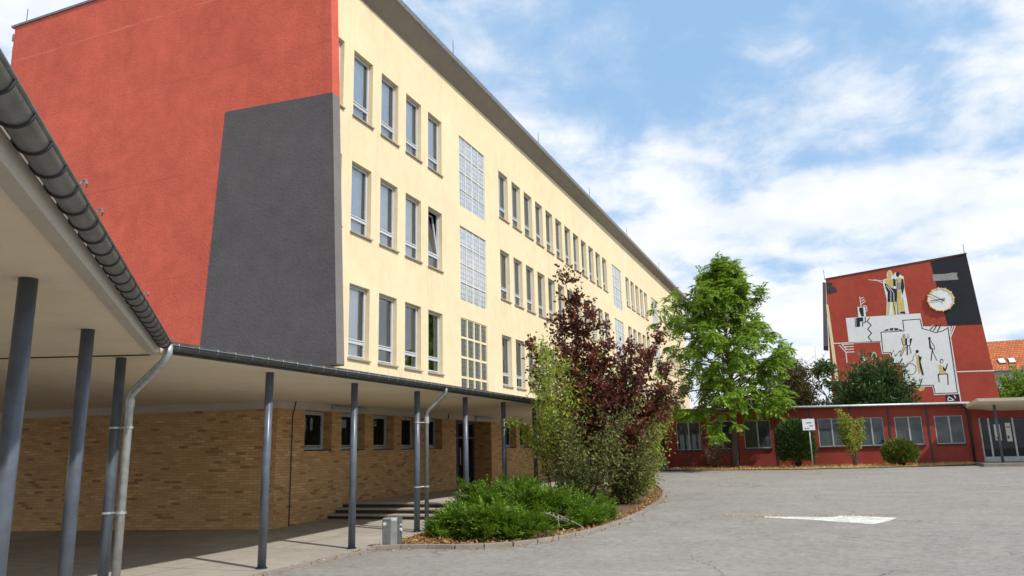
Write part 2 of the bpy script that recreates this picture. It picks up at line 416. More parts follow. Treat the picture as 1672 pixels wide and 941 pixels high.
# ------------------------------------------------------------------ main school building
FX = -11.5
Y0, Y1 = 15.0, 73.0
school = thing('school_building', (-11.5, 15, 0), 'long cream school block with red and grey end wall and deep eave', 'school')
zin = lambda y: 14.95 + .010*(y-17)
zout = lambda y: 15.5 + .0025*(y-17)
starts = [15.35, 16.84, 18.33, 19.82, 21.31] + [27.45+1.465*i for i in range(12)] + [49.5+1.46*i for i in range(5)] + [62.98+1.42*i for i in range(5)]
rows = [(4.17, 6.2), (7.67, 9.73), (11.12, 13.15)]
gcols = [(23.72, 26.02), (45.9, 48.2), (57.9, 60.2)]
grows = [(3.5, 6.32), (6.95, 9.72), (10.48, 13.24)]
ops = [(y, y+1.0, a, b, .18) for y in starts for a, b in rows] + [(c, d, a, b, .06) for c, d in gcols for a, b in grows]

def wall_x(mb, x, y0, y1, z0, z1, ops):
    """wall in the plane X = x facing +X, with openings and their reveals"""
    Y = sorted({y0, y1, *[o[0] for o in ops], *[o[1] for o in ops]}); Z = sorted({z0, z1, *[o[2] for o in ops], *[o[3] for o in ops]})
    for a, b in zip(Y[:-1], Y[1:]):
        for c, d in zip(Z[:-1], Z[1:]):
            ym, zm = (a+b)/2, (c+d)/2
            if any(o[0] < ym < o[1] and o[2] < zm < o[3] for o in ops): continue
            mb.face((x,a,c),(x,b,c),(x,b,d),(x,a,d))
    for a, b, c, d, t in ops:
        i = x-t
        mb.face((x,a,c),(i,a,c),(i,a,d),(x,a,d)); mb.face((x,b,c),(x,b,d),(i,b,d),(i,b,c))
        mb.face((x,a,d),(i,a,d),(i,b,d),(x,b,d)); mb.face((x,a,c),(x,b,c),(i,b,c),(i,a,c))

w = MB(); wall_x(w, FX, Y0, Y1, 2.92, 14.6, ops)
w.face((FX,Y0,14.6),(FX,Y1,14.6),(FX,Y1,zin(Y1)),(FX,Y0,zin(Y0)))
w.face((FX,Y1,2.92),(-23.3,Y1,2.92),(-23.3,Y1,15.4),(FX,Y1,15.4))
w.face((-23.3,Y0,0),(-23.3,Y0,15.4),(-23.3,Y1,15.4),(-23.3,Y1,0))
w.build('facade_wall', M['cream'], school)

def window(mb_parent, y0, z0, z1, x, wd, depth, pane_mat, tilted=False, sill=True, tr=.24, lab=None):
    """frame (one mesh), pane and sill under it"""
    f = MB(); xi = x-depth; xa, xb = xi-.03, xi+.035; y1 = y0+wd; t = .046
    zt = z0 + (z1-z0)*tr
    f.box(xa,xb,y0,y0+t,z0,z1); f.box(xa,xb,y1-t,y1,z0,z1); f.box(xa,xb,y0+t,y1-t,z1-t,z1); f.box(xa,xb,y0+t,y1-t,z0,z0+t+.02)
    if tr: f.box(xa,xb,y0+t,y1-t,zt-.024,zt+.024)
    s = .03; xc = xb+.018   # sash profiles a little proud of the fixed frame
    def sash(a, b, c, d):
        f.box(xi+.01,xc,a,a+s,c,d); f.box(xi+.01,xc,b-s,b,c,d); f.box(xi+.01,xc,a+s,b-s,c,c+s); f.box(xi+.01,xc,a+s,b-s,d-s,d)
    lo = zt+.032 if tr else z0+t+.035
    if not tilted: sash(y0+t+.006, y1-t-.006, lo, z1-t-.006)
    if tr: sash(y0+t+.006, y1-t-.006, z0+t+.024, zt-.032)
    fr = f.build('window', M['frame'], mb_parent)
    if lab: fr['label'] = lab
    p = MB()
    sheet_ = lambda z_a, z_b: p.face((xi+.004,y0+t,z_a),(xi+.004,y1-t,z_a),(xi+.004,y1-t,z_b),(xi+.004,y0+t,z_b))
    if tr: sheet_(z0+t, zt-.03)
    if not tilted: sheet_(lo-.02, z1-t)
    p.build('pane', pane_mat, fr)
    if tilted:
        q = MB(); a, b = y0+t+.01, y1-t-.01; h = z1-t-.02-lo; k = .2
        for (c, d) in ((a, a+.05), (b-.05, b)):
            q.prism([(xi+.0,c,lo),(xi+.05,c,lo),(xi+.05,d,lo),(xi,d,lo)], [(xi-k,c,lo+h),(xi-k+.05,c,lo+h),(xi-k+.05,d,lo+h),(xi-k,d,lo+h)])
        q.box(xi, xi+.05, a+.05, b-.05, lo, lo+.05); q.box(xi-k, xi-k+.05, a+.05, b-.05, lo+h-.05, lo+h)
        q.build('sash', M['frame'], fr)
        q = MB(); q.face((xi+.02,a+.05,lo+.05),(xi+.02,b-.05,lo+.05),(xi-k+.03,b-.05,lo+h-.05),(xi-k+.03,a+.05,lo+h-.05))
        q.build('pane', pane_mat, fr)
    if sill:
        s_ = MB(); s_.box(x-depth+.05, x+.06, y0-.04, y1+.04, z0-.045, z0-.002)
        s_.build('sill', M['sill'], fr)
    return fr
cr = random.Random(5)
for k, y in enumerate(starts):
    for r, (a, b) in enumerate(rows):
        tilted = (k == 4 and r == 1)
        fr = window(school, y, a, b, FX, 1.0, .18, M['glass'], tilted, lab='window tilted open' if tilted else None)
        if k < 5: frac = ((.80, .76, 0, 0, 0)[k] if r == 0 else (.84, .83, .80, .8, .8)[k])
        else: frac = cr.choice((0, 0, 0, .45, .6, .7))
        if tilted: frac = 0
        xc = FX-.18-.06
        def drape(ya, yb, x, amp, mat, name):
            q = MB(); n = max(4, int((yb-ya)/.035))
            P_ = [(x+amp*math.sin(i*1.9+k), ya+(yb-ya)*i/n) for i in range(n+1)]
            for (u0, v0), (u1, v1) in zip(P_[:-1], P_[1:]): q.face((u0,v0,a+.02),(u1,v1,a+.02),(u1,v1,b-.02),(u0,v0,b-.02))
            q.build(name, mat, fr)
        if frac: drape(y+.02, y+.02+frac, xc, .008, M['curtain'], 'curtain')  # white drape stands in for bright sky reflected in the pane
        if r == 0 and k < 9: drape(y+.05, y+1.3, FX-.42, .03, M['green_curtain'], 'green_curtain')
q = MB(); q.face((FX-.7,Y0,3.4),(FX-.7,Y1,3.4),(FX-.7,Y1,14.4),(FX-.7,Y0,14.4)); q.build('room_partition', M['interior'], school)  # near-black sheet added to stand in for the unlit rooms behind the windows
for c, d in gcols:
    for a, b in grows:
        f = MB(); xa, xb = FX-.075, FX-.02; n = 4
        sy = (d-c)/n; sz = (b-a)/n; t = .04 if a < 5 else .014
        for i in range(n+1):
            yy = c + i*sy; f.box(xa, xb, max(c, yy-t), min(d, yy+t), a, b)
        for j in range(n+1):
            zz = a + j*sz
            for i in range(n): f.box(xa, xb-.004, c+i*sy+t, c+(i+1)*sy-t, max(a, zz-t), min(b, zz+t))
        fr = f.build('glass_block_panel', M['cream' if a < 5 else 'block_joint'], school)
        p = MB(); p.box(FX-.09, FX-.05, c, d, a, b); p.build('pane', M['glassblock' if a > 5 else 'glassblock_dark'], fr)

# roof slab with the flared concrete eave
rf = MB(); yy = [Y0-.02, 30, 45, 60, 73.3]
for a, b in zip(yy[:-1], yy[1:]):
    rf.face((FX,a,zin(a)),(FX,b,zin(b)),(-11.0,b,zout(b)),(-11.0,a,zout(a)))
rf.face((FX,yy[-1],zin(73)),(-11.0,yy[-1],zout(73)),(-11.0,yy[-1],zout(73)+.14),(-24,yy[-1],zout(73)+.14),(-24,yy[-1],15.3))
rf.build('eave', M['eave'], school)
rt = MB(); a, b = yy[0], yy[-1]
rt.prism([(-23.8,a,15.45),(-10.96,a,zout(a)-.02),(-10.96,b,zout(b)-.02),(-23.8,b,15.45)], [(-23.8,a,15.7),(-10.96,a,zout(a)+.16),(-10.96,b,zout(b)+.16),(-23.8,b,15.8)])
rt.build('roof', M['zinc'], school)
for y in (22.5, 31.5, 40, 49, 60):
    q = MB(); q.tube([(-11.1,y,zout(y)+.1),(-11.1,y,zout(y)+.85)], .012, 5); q.build('lightning_rod', M['dark_metal'], school)
# end wall: tapered fin wider at its foot than the facade behind it
EY = 14.7
def xr(z): return -10.35 - (z-3.7)*.0462
ew = MB()
prof = [(-23.26,3.72),(xr(3.72),3.72),(xr(15.66),15.66),(-23.26,15.66)]
ew.prism([(x,EY+.31,z) for x,z in prof], [(x,EY,z) for x,z in prof])
ew.cur = 0
o_end = ew.build('end_wall', M['red'], school)
gp = MB(); e_ = .006
prof = [(-14.55,3.725),(xr(3.725)+e_,3.725),(xr(10.64)+e_,10.64),(-14.14,10.81)]
gp.prism([(x,EY-.001,z) for x,z in prof], [(x,EY-e_,z) for x,z in prof])
gp.build('grey_panel', M['grey'], o_end)
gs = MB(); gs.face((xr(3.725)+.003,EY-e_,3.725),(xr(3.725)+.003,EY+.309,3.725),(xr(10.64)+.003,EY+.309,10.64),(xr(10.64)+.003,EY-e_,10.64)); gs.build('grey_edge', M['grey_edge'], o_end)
gs = MB(); gs.box(-14.5,xr(3.72)+.002,EY-.004,EY+.308,3.69,3.717); gs.build('grey_underside', M['grey'], o_end)
cp = MB(); cp.box(-23.4, -10.85, EY-.04, EY+.35, 15.665, 15.74); cp.build('coping', M['zinc'], o_end)
q = MB(); q.tube([(-22.9,EY+.1,15.73),(-22.9,EY+.1,16.3)], .012, 5); q.build('lightning_rod', M['dark_metal'], school)
q = MB(); q.box(-23.75,-23.3,EY+.3,EY+.9,15.0,15.25); q.build('eave_end', M['zinc'], school)
rw = MB(); rw.box(-23.2, -11.55, 15.02, 15.3, 2.93, 3.8); rw.build('recessed_wall', M['cream'], school)

# brick ground floor
gops = [(15.11+1.51*i, 16.2+1.51*i, 1.78, 2.712, .3) for i in range(5)] + [(23.25, 26.2, .47, 2.716, .75)] + [(27.6+1.5*i, 28.7+1.5*i, 1.78, 2.712, .3) for i in range(8)]
bw = MB(); wall_x(bw, FX, 14.1, 60, -.3, 2.72, gops)
d_end = (-12.5, -2.1)
ex, ey = FX+d_end[0], 14.1+d_end[1]
bw.face((FX,14.1,-.3),(FX,14.1,2.72),(ex,ey,2.72),(ex,ey,-.3))
o_base = bw.build('brick_wall', M['brick'], school)
lb = MB()
lb.prism([(FX+.012,14.085,2.72),(FX+.012,60,2.72),(FX-.2,60,2.72),(FX-.2,14.3,2.72)], [(FX+.012,14.085,2.955),(FX+.012,60,2.955),(FX-.2,60,2.955),(FX-.2,14.3,2.955)])
lb.prism([(FX+.012,14.085,2.72),(FX-.2,14.3,2.72),(ex,ey+.2,2.72),(ex,ey-.014,2.72)], [(FX+.012,14.085,2.955),(FX-.2,14.3,2.955),(ex,ey+.2,2.955),(ex,ey-.014,2.955)])
lb.build('lintel_band', M['band'], school)
for i, o in enumerate(gops):
    if i == 5: continue
    window(school, o[0], o[2], o[3], FX, o[1]-o[0], .3, M['glass_dark'], False, False, 0)
    s_ = MB(); s_.box(FX-.26, FX+.01, o[0]+.002, o[1]-.002, o[2]-.03, o[2]-.001); s_.build('sill', M['dark_metal'], school)
dr = MB(); x = FX-.72
for a, b in ((23.26, 23.33), (24.0, 24.08), (24.72, 24.8), (25.42, 25.5), (26.12, 26.19)): dr.box(x-.04, x+.03, a, b, .47, 2.71)
for a, b in ((.47, .56), (2.12, 2.19), (2.64, 2.71)): dr.box(x-.04, x+.025, 23.33, 26.12, a, b)
o_door = dr.build('entrance_door', M['post'], school)
q = MB(); q.box(x-.03, x-.01, 23.3, 26.15, .5, 2.7); q.build('pane', M['glass_dark'], o_door)
q = MB(); q.tube([(x+.09,24.85,1.2),(x+.09,24.85,1.8)], .018, 6); q.build('handle', M['frame'], o_door)
for y in (16.1, 24.7):
    q = MB(); q.box(FX+.013, FX+.11, y, y+1.55, 2.77, 2.86); o_l = q.build('tube_light', M['zinc_light'], school, bevel=.01)
    q = MB(); q.tube([(FX+.07,y+.05,2.755),(FX+.07,y+1.5,2.755)], .02, 8); q.build('tube', M['frame'], o_l)
q = MB(); q.tube([(FX+.02,14.62,-.1),(FX+.02,14.62,2.55),(FX+.025,14.72,2.9)], .012, 6); q.build('cable', M['dark_metal'], school)
for y in (22.6,): q = MB(); q.tube([(FX+.03,y,2.72),(FX+.035,y+.08,2.93)], .016, 6); q.build('cable', M['dark_metal'], school)

# entrance steps
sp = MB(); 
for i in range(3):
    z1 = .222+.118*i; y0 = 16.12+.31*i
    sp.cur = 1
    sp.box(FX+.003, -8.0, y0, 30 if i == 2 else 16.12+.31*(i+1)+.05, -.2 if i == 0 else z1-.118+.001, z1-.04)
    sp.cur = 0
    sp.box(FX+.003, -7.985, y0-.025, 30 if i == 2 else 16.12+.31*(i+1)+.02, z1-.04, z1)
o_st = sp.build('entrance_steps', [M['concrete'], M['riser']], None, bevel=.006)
tag(o_st, 'three weathered concrete steps leading up to a landing by the brick wall', 'steps')

# ------------------------------------------------------------------ covered walkways
ux, uy = .664, -.748          # direction of the slanting eave, from the corner towards the yard
nx, ny = -.748, -.664         # inwards
CX, CY = -7.36, 6.98
BT = 12.6
def dg(t, n): return (CX+ux*t+nx*n, CY+uy*t+ny*n)
def canopy_slab(name, poly, parent, zb=2.9, zt=3.02):
    m = MB(); m.prism([(x,y,zb) for x,y in poly], [(x,y,zt) for x,y in poly]); return m.build(name, M['soffit'], parent)
walk = thing('covered_walkway', (-7.85, 9.4, .03), 'flat roofed walkway along the brick ground floor on slim dark posts', 'canopy')
slant = thing('covered_walkway', (-5.13, 3.54, .03), 'near slanting walkway roof with zinc gutter at the left edge', 'canopy')
JX, JY = -10.6, 5.72
i0 = dg(0, .12)
A = [(CX-.14, CY+.06), (CX-.14, 38.5), (FX+.02, 38.5), (FX+.02, 14.08), (-24, 11.95), (-24, 1.2), (JX, JY+.004)]
B = [(CX-.14, CY+.05), dg(.3,.2), dg(BT,.2), dg(BT,8.6), (-19.0, 2.95), (JX, JY)]  # unseen inner depth extended to darken the brick end wall and left floor
canopy_slab('soffit', list(reversed(A)), walk); canopy_slab('soffit', list(reversed(B)), slant, 2.898)
rA = MB(); rA.prism([(x,y,3.021) for x,y in reversed(A)], [(x,y,3.06) for x,y in reversed(A)]); rA.build('roofing', M['zinc'], walk)
rB = MB(); rB.prism([(x,y,3.021) for x,y in reversed(B)], [(x,y,3.062) for x,y in reversed(B)]); rB.build('roofing', M['zinc'], slant)
q = MB(); a_, b_ = Vector((CX-.3,CY-.04,0)), Vector((JX,JY,0)); n_ = Vector((.012,-.03,0)); c_ = Vector((-19.0,2.95,0))
for a_, b_ in ((a_, b_), (b_, c_)): q.prism([tuple(v)[:2]+(2.889,) for v in (a_-n_, b_-n_, b_+n_, a_+n_)], [tuple(v)[:2]+(2.897,) for v in (a_-n_, b_-n_, b_+n_, a_+n_)])
q.build('joint_strip', M['dark_metal'], slant)
# edge board behind the slanting gutter
eb = MB()
q = [dg(.05,.245), dg(BT,.245), dg(BT,.15), dg(.05,.15)]
eb.prism([(x,y,2.87) for x,y in q], [(x,y,3.07) for x,y in q]); eb.build('edge_board', M['band'], slant)
eb = MB(); eb.box(CX-.138, CX-.11, CY+.1, 38.5, 2.905, 3.065); eb.build('edge_board', M['zinc_dark'], walk)

def gutter(parent, p, q, rad=.075, zc=3.05, step=.33, out=(1,0)):
    """half-round gutter with bead, brackets every step"""
    p = Vector((*p, zc)); q = Vector((*q, zc)); d = (q-p); L = d.length; d.normalize(); o = Vector((*out, 0)).normalized()
    m = MB(); n = 20; ring = []
    for k in range(n+1):
        a = math.pi*k/n
        ring.append(o*math.cos(a)*rad + Vector((0,0,-math.sin(a)*rad)))
    for r_, flip in ((1., 0), (.93, 1)):
        for k in range(n):
            a, b = ring[k]*r_, ring[k+1]*r_
            pts = (p+a, q+a, q+b, p+b)
            m.face(*(pts if flip else pts[::-1]))
    m.tube([p+o*rad, q+o*rad], .012, 6)
    gt = m.build('gutter', M['zinc' if rad > .068 else 'zinc_dark'], parent, smooth=True)
    first = None; BR =   .009 if rad > .068 else .0055; cnt = int(L/step)
    for i in range(cnt):
        c = p + d*(.12+i*step)
        if first is None:
            b = MB(); b.tube([c + rr*1.05 for rr in ring], BR, 5, True); b.tube([c+o*rad*1.06, c+o*rad*.9+Vector((0,0,.02)), c-o*rad*1.1+Vector((0,0,.03))], .008, 5)
            first = b.build('bracket', M['dark_metal' if rad > .068 else 'zinc'], gt); fc = c
        else: copy_part(first, c-fc, gt)
    return gt
gutter(walk, (CX-.028, CY-.02), (CX-.028, 38.5), out=(1,0), step=.331, rad=.066, zc=2.995)
gutter(slant, dg(.03,.068), dg(BT,.068), out=(-nx,-ny), step=.30, rad=.072, zc=3.02)
# loose wire ends on the roof edge
for t in (5.8, 5.3, 2.9, .2):
    x, y = dg(t, .0); q = MB(); q.tube([(x,y,3.03),(x+.01,y+.01,3.06),(x+.03,y+.015,3.065),(x+.035,y+.02,3.045),(x+.015,y+.03,3.03)], .006, 5); q.build('wire_loop', M['zinc'], slant)

def post(parent, x, y):
    m = MB(); m.tube([(x,y,gz(y)-.02),(x,y,2.905)], .062, 20); a = m.build('post', M['post'], parent, smooth=True)
    m = MB(); m.tube([(x,y,gz(y)+.029),(x,y,gz(y)+.04)], .085, 20); m.build('collar', M['dark_metal'], a)
for i in range(13): post(walk, -7.86 + .012*i, 9.42+2.3*i)
for i in range(4): post(slant, -8.19+2.29*ux*i, 6.99+2.29*uy*i)
def downpipe(parent, pts, clamps, post_xy, r=.05, mt=M['zinc_light']):
    m = MB(); m.tube(pts, r, 14, True); dp = m.build('downpipe', mt, parent, smooth=True)
    v = Vector(pts[-1]); 
    for z in clamps:
        c = MB(); px, py = post_xy
        c.tube([(v.x,v.y,z-.015),(v.x,v.y,z+.015)], r+.012, 14); c.tube([(px,py,z-.013),(px,py,z+.013)], .072, 14)
        c.tube([(v.x,v.y,z),(px,py,z)], .012, 5); c.build('clamp', M['zinc_light'], dp)
    for z in (2.32,):
        c = MB(); c.tube([(v.x,v.y,z-.05),(v.x,v.y,z+.05)], r+.007, 14); c.build('sleeve', M['zinc_light'], dp)
downpipe(slant, [(-7.36,6.95,3.0),(-7.36,6.95,2.90),(-7.42,6.955,2.80),(-7.93,7.02,2.49),(-8.01,7.03,2.43),(-8.03,7.035,2.36),(-8.03,7.035,-.02)], (2.02,1.0), (-8.19,6.99))
downpipe(walk, [(-7.37,14.42,3.0),(-7.37,14.42,2.88),(-7.42,14.40,2.80),(-7.66,14.22,2.52),(-7.70,14.2,2.46),(-7.71,14.2,2.38),(-7.71,14.2,.03)], (2.25,.95), (-7.836,14.02), .045, M['zinc'])

# ------------------------------------------------------------------ litter bin
bx, by = -7.23, 12.02
lb_ = thing('litter_bin', (bx, by, gz(by)+.075), 'small grey metal litter bin at the tip of the planting bed', 'litter bin')
zb = gz(by)+.03
body = MB()
pr = [(-.13,-.1),(.06,-.12),(.14,-.05),(.14,.1),(-.13,.1)]
body.prism([(bx+a,by+b,zb+.02) for a,b in pr], [(bx+a,by+b,zb+.46) for a,b in pr]); body.build('body', M['bin'], lb_, bevel=.012)
q = MB(); q.box(bx+.142, bx+.165, by-.03, by+.09, zb-.02, zb+.5); q.build('back_plate', M['zinc'], lb_)
q = MB(); q.tube([(bx+.165,by+.03,zb+.28),(bx+.19,by+.03,zb+.28)], .03, 10); q.tube([(bx+.165,by+.03,zb+.36),(bx+.185,by+.03,zb+.36)], .018, 10); q.build('lock', M['frame'], lb_)
q = MB(); q.tube([(bx-.07,by-.105,zb+.385),(bx-.068,by-.12,zb+.385)], .028, 16); q.build('emblem', M['white_paint'], lb_)
q = MB(); q.prism([(bx+a*1.03,by+b*1.03,zb+.461) for a,b in pr], [(bx+a*.8,by+b*.8,zb+.485) for a,b in pr]); q.build('lid', M['zinc_light'], lb_)

# ------------------------------------------------------------------ red pavilion across the yard
PY = 39.4
def tz(x, z): return z - .019*x*max(0., min(1., (z-1.4)/1.9))
class PB(MB):
    def build(self, *a, **k):
        self.v = [(x,y,tz(x,z)) for x,y,z in self.v]; return MB.build(self, *a, **k)
pav = thing('pavilion', (0, PY, .57), 'low dark red pavilion with flat roof and wide windows at the back of the yard', 'pavilion')
wx = [(-6.98,-5.80),(-5.33,-4.18),(-3.68,-2.42),(-1.98,-.88),(-.26,.94),(1.53,2.57),(3.05,4.17),(4.68,5.80)]
pw = PB(); xsx = [-7.62] + [v for ab in wx for v in ab] + [6.42]
for i in range(len(xsx)-1):
    a, b = xsx[i], xsx[i+1]
    if i % 2 == 0: pw.face((a,PY,.3),(b,PY,.3),(b,PY,3.3),(a,PY,3.3))
    else:
        pw.face((a,PY,.3),(b,PY,.3),(b,PY,1.47),(a,PY,1.47)); pw.face((a,PY,2.78),(b,PY,2.78),(b,PY,3.3),(a,PY,3.3))
        for (p, q_) in (((a,PY,1.47),(a,PY,2.78)), ((b,PY,2.78),(b,PY,1.47)), ((a,PY,2.78),(b,PY,2.78)), ((b,PY,1.47),(a,PY,1.47))):
            pw.face(p, q_, (q_[0],PY+.09,q_[2]), (p[0],PY+.09,p[2]))
pw.face((-7.62,PY,.3),(-7.62,PY,3.3),(-7.62,48,3.3),(-7.62,48,.3))
pw.face((6.42,PY,2.62),(14,PY,2.62),(14,PY,3.3),(6.42,PY,3.3))
pw.face((6.42,PY,.3),(6.42,PY,2.62),(6.42,PY+.25,2.62),(6.42,PY+.25,.3))
pw.face((-11.4,42,.3),(-7.62,42,.3),(-7.62,42,3.3),(-11.4,42,3.3))
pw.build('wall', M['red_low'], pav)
pr_ = PB(); pr_.prism([(-7.7,PY-.22,3.3),(6.1,PY-.22,3.3),(6.1,48,3.3),(-7.7,48,3.3)], [(-7.7,PY-.22,3.40),(6.1,PY-.22,3.40),(6.1,48,3.40),(-7.7,48,3.40)])
pr_.prism([(6.102,PY+.0,3.3),(14,PY+.0,3.3),(14,48,3.3),(6.102,48,3.3)], [(6.102,PY+.0,3.39),(14,PY+.0,3.39),(14,48,3.39),(6.102,48,3.39)])
pr_.prism([(-11.45,38.62,3.0),(-7.72,38.62,3.0),(-7.72,48,3.0),(-11.45,48,3.0)], [(-11.45,38.62,3.2),(-7.72,38.62,3.2),(-7.72,48,3.2),(-11.45,48,3.2)])
pr_.build('roof', M['zinc_light'], pav)
pe = PB(); pe.tube([(-7.7,PY-.27,3.34),(6.1,PY-.27,3.34)], .055, 10); pe.build('gutter', M['zinc_light'], pav, smooth=True)
for i, (a, b) in enumerate(wx):
    f = PB(); t = .034; y0, y1 = PY+.03, PY+.085; m_ = (a+b)/2+.02
    f.box(a,a+t,y0,y1,1.47,2.78); f.box(b-t,b,y0,y1,1.47,2.78); f.box(a+t,b-t,y0,y1,2.78-t,2.78); f.box(a+t,b-t,y0,y1,1.47,1.47+t); f.box(m_-.03,m_+.03,y0-.01,y1,1.47+t,2.78-t)
    fr = f.build('window', M['frame_grey'], pav)
    q = PB(); q.box(a+.02,b-.02,PY+.062,PY+.075,1.49,2.76); q.build('pane', M['glass_low'], fr)
    q = PB(); q.box(a-.05,b+.05,PY-.07,PY+.03,1.405,1.445); q.box(a-.01,b+.01,PY-.03,PY+.03,1.446,1.468); q.build('sill', M['dark_metal'], fr)
for x in (-5.62,-4.0,-2.2,-.58,1.22,2.82,4.42):
    q = PB(); q.box(x-.035,x+.035,PY-.02,PY-.002,.45,3.29); q.build('pilaster', M['dark_metal'], pav)
q = PB(); q.box(-7.6,6.0,PY-.03,PY-.004,.45,.62); q.build('plinth', M['dark_metal'], pav)
q = MB(); q.tube([(5.86,PY-.27,3.2),(5.9,PY-.25,3.05),(6.02,PY-.1,2.9),(6.04,PY-.08,2.7),(6.04,PY-.08,.5)], .05, 10); q.build('downpipe', M['dark_metal'], pav, smooth=True)
q = MB(); q.box(-11.4,-7.7,41.9,41.98,.5,3.0); q.build('dark_doorway', M['dark_metal'], pav)
# glazed entrance
ge = MB()
for x in (6.46, 6.80, 7.72, 8.26, 9.3, 10.4, 11.5): ge.box(x-.035, x+.035, PY+.12, PY+.2, .6, 2.6)
for a, b in ((.6,.86),(2.54,2.62)): ge.box(6.42, 12, PY+.125, PY+.195, a, b)
o_ge = ge.build('glazed_entrance', M['zinc_light'], pav)
q = MB(); q.box(6.42, 12, PY+.15, PY+.17, .86, 2.56); q.build('pane', M['glass_dark'], o_ge)
for (a, b, c, d) in ((6.98,7.22,1.55,2.25),(7.42,7.62,1.5,2.3)):
    q = MB(); q.box(a, b, PY+.135, PY+.142, c, d); o_p = q.build('poster', M['white_paint'], o_ge)
q = MB(); q.box(7.45,7.52,PY+.131,PY+.134,1.62,1.75); q.box(7.46,7.6,PY+.131,PY+.134,2.1,2.14); q.box(7.03,7.08,PY+.131,PY+.134,1.62,1.7); q.build('print', M['dark_metal'], o_ge)
q = MB(); q.box(5.9, 14, 36.6, PY+.1, gz(38)-.2, gz(39.3)+.075)
tag(q.build('entrance_slab', M['kerb'], bevel=.01), 'low concrete slab in front of the glazed entrance', None, None, 'structure')
# entrance canopy
can = thing('entrance_canopy', (7.0, 37.5, .6), 'white tray shaped canopy over the glazed entrance at right edge', 'canopy')
c_ = MB(); lo = [(6.05,36.5,3.16),(14,36.5,3.0),(14,39.38,2.7),(7.0,39.38,2.85),(5.98,39.3,2.99)]
c_.face(lo[0],lo[4],lo[3]); c_.face(lo[0],lo[3],lo[2],lo[1])
up = [(6.0,36.46,3.28),(14,36.46,3.13),(14,39.38,3.2),(5.93,39.34,3.1)]
c_.face(lo[0],lo[1],up[1],up[0]); c_.face(lo[4],lo[0],up[0],up[3]); c_.face(up[0],up[1],up[2],up[3]); c_.face(lo[4],up[3],up[2],lo[2],lo[3]); c_.face(lo[1],lo[2],up[2],up[1])
c_.build('canopy_slab', M['soffit'], can)
q = MB(); q.tube([(6.76,37.5,.6),(6.76,37.5,3.02)], .055, 14); q.build('post', M['post'], can, smooth=True)

# ------------------------------------------------------------------ mural building
MY = 62.
mural = thing('mural_building', (6, MY, .7), 'red end wall with a painted mural and big clock behind the pavilion', 'building')
mw = MB()
prof = [(.65,.3),(11.8,.3),(11.57,4.68),(10.94,14.9),(1.33,14.05),(1.05,9.4)]
mw.prism([(x,MY+.35,z) for x,z in prof], [(x,MY,z) for x,z in prof])
o_mw = mw.build('wall', M['red_far'], mural)
q = MB(); q.prism([(1.3,MY-.05,14.05),(10.98,MY-.05,14.9),(10.98,MY+.4,14.9),(1.3,MY+.4,14.05)], [(1.3,MY-.05,14.13),(10.98,MY-.05,14.98),(10.98,MY+.4,14.98),(1.3,MY+.4,14.13)]); q.build('coping', M['dark_metal'], o_mw)
q = MB(); q.box(1.6, 10.4, MY+.36, MY+16, .3, 13.6); q.build('block', M['cream'], mural)
q = MB(); q.prism([(.62,MY-.02,8.9),(.98,MY-.02,8.85),(1.30,MY-.02,13.8),(1.08,MY-.02,13.86)][::-1], [(.62,MY+3,8.9),(.98,MY+3,8.85),(1.30,MY+3,13.8),(1.08,MY+3,13.86)][::-1]); q.build('side_cladding', M['grey'], mural)
q = MB(); q.prism([(1.13,MY-.012,12.1),(1.30,MY-.012,12.04),(1.42,MY-.012,6.2),(1.16,MY-.012,6.2)], [(1.13,MY-.03,12.1),(1.30,MY-.03,12.04),(1.42,MY-.03,6.2),(1.16,MY-.03,6.2)]); q.build('cream_strip', M['cream'], mural)
for x, z in ((1.25, 14.1), (10.88, 14.95)):
    q = MB(); q.tube([(x,MY+.2,z-.05),(x,MY+.2,z+.75)], .02, 5); q.build('lightning_rod', M['dark_metal'], mural)
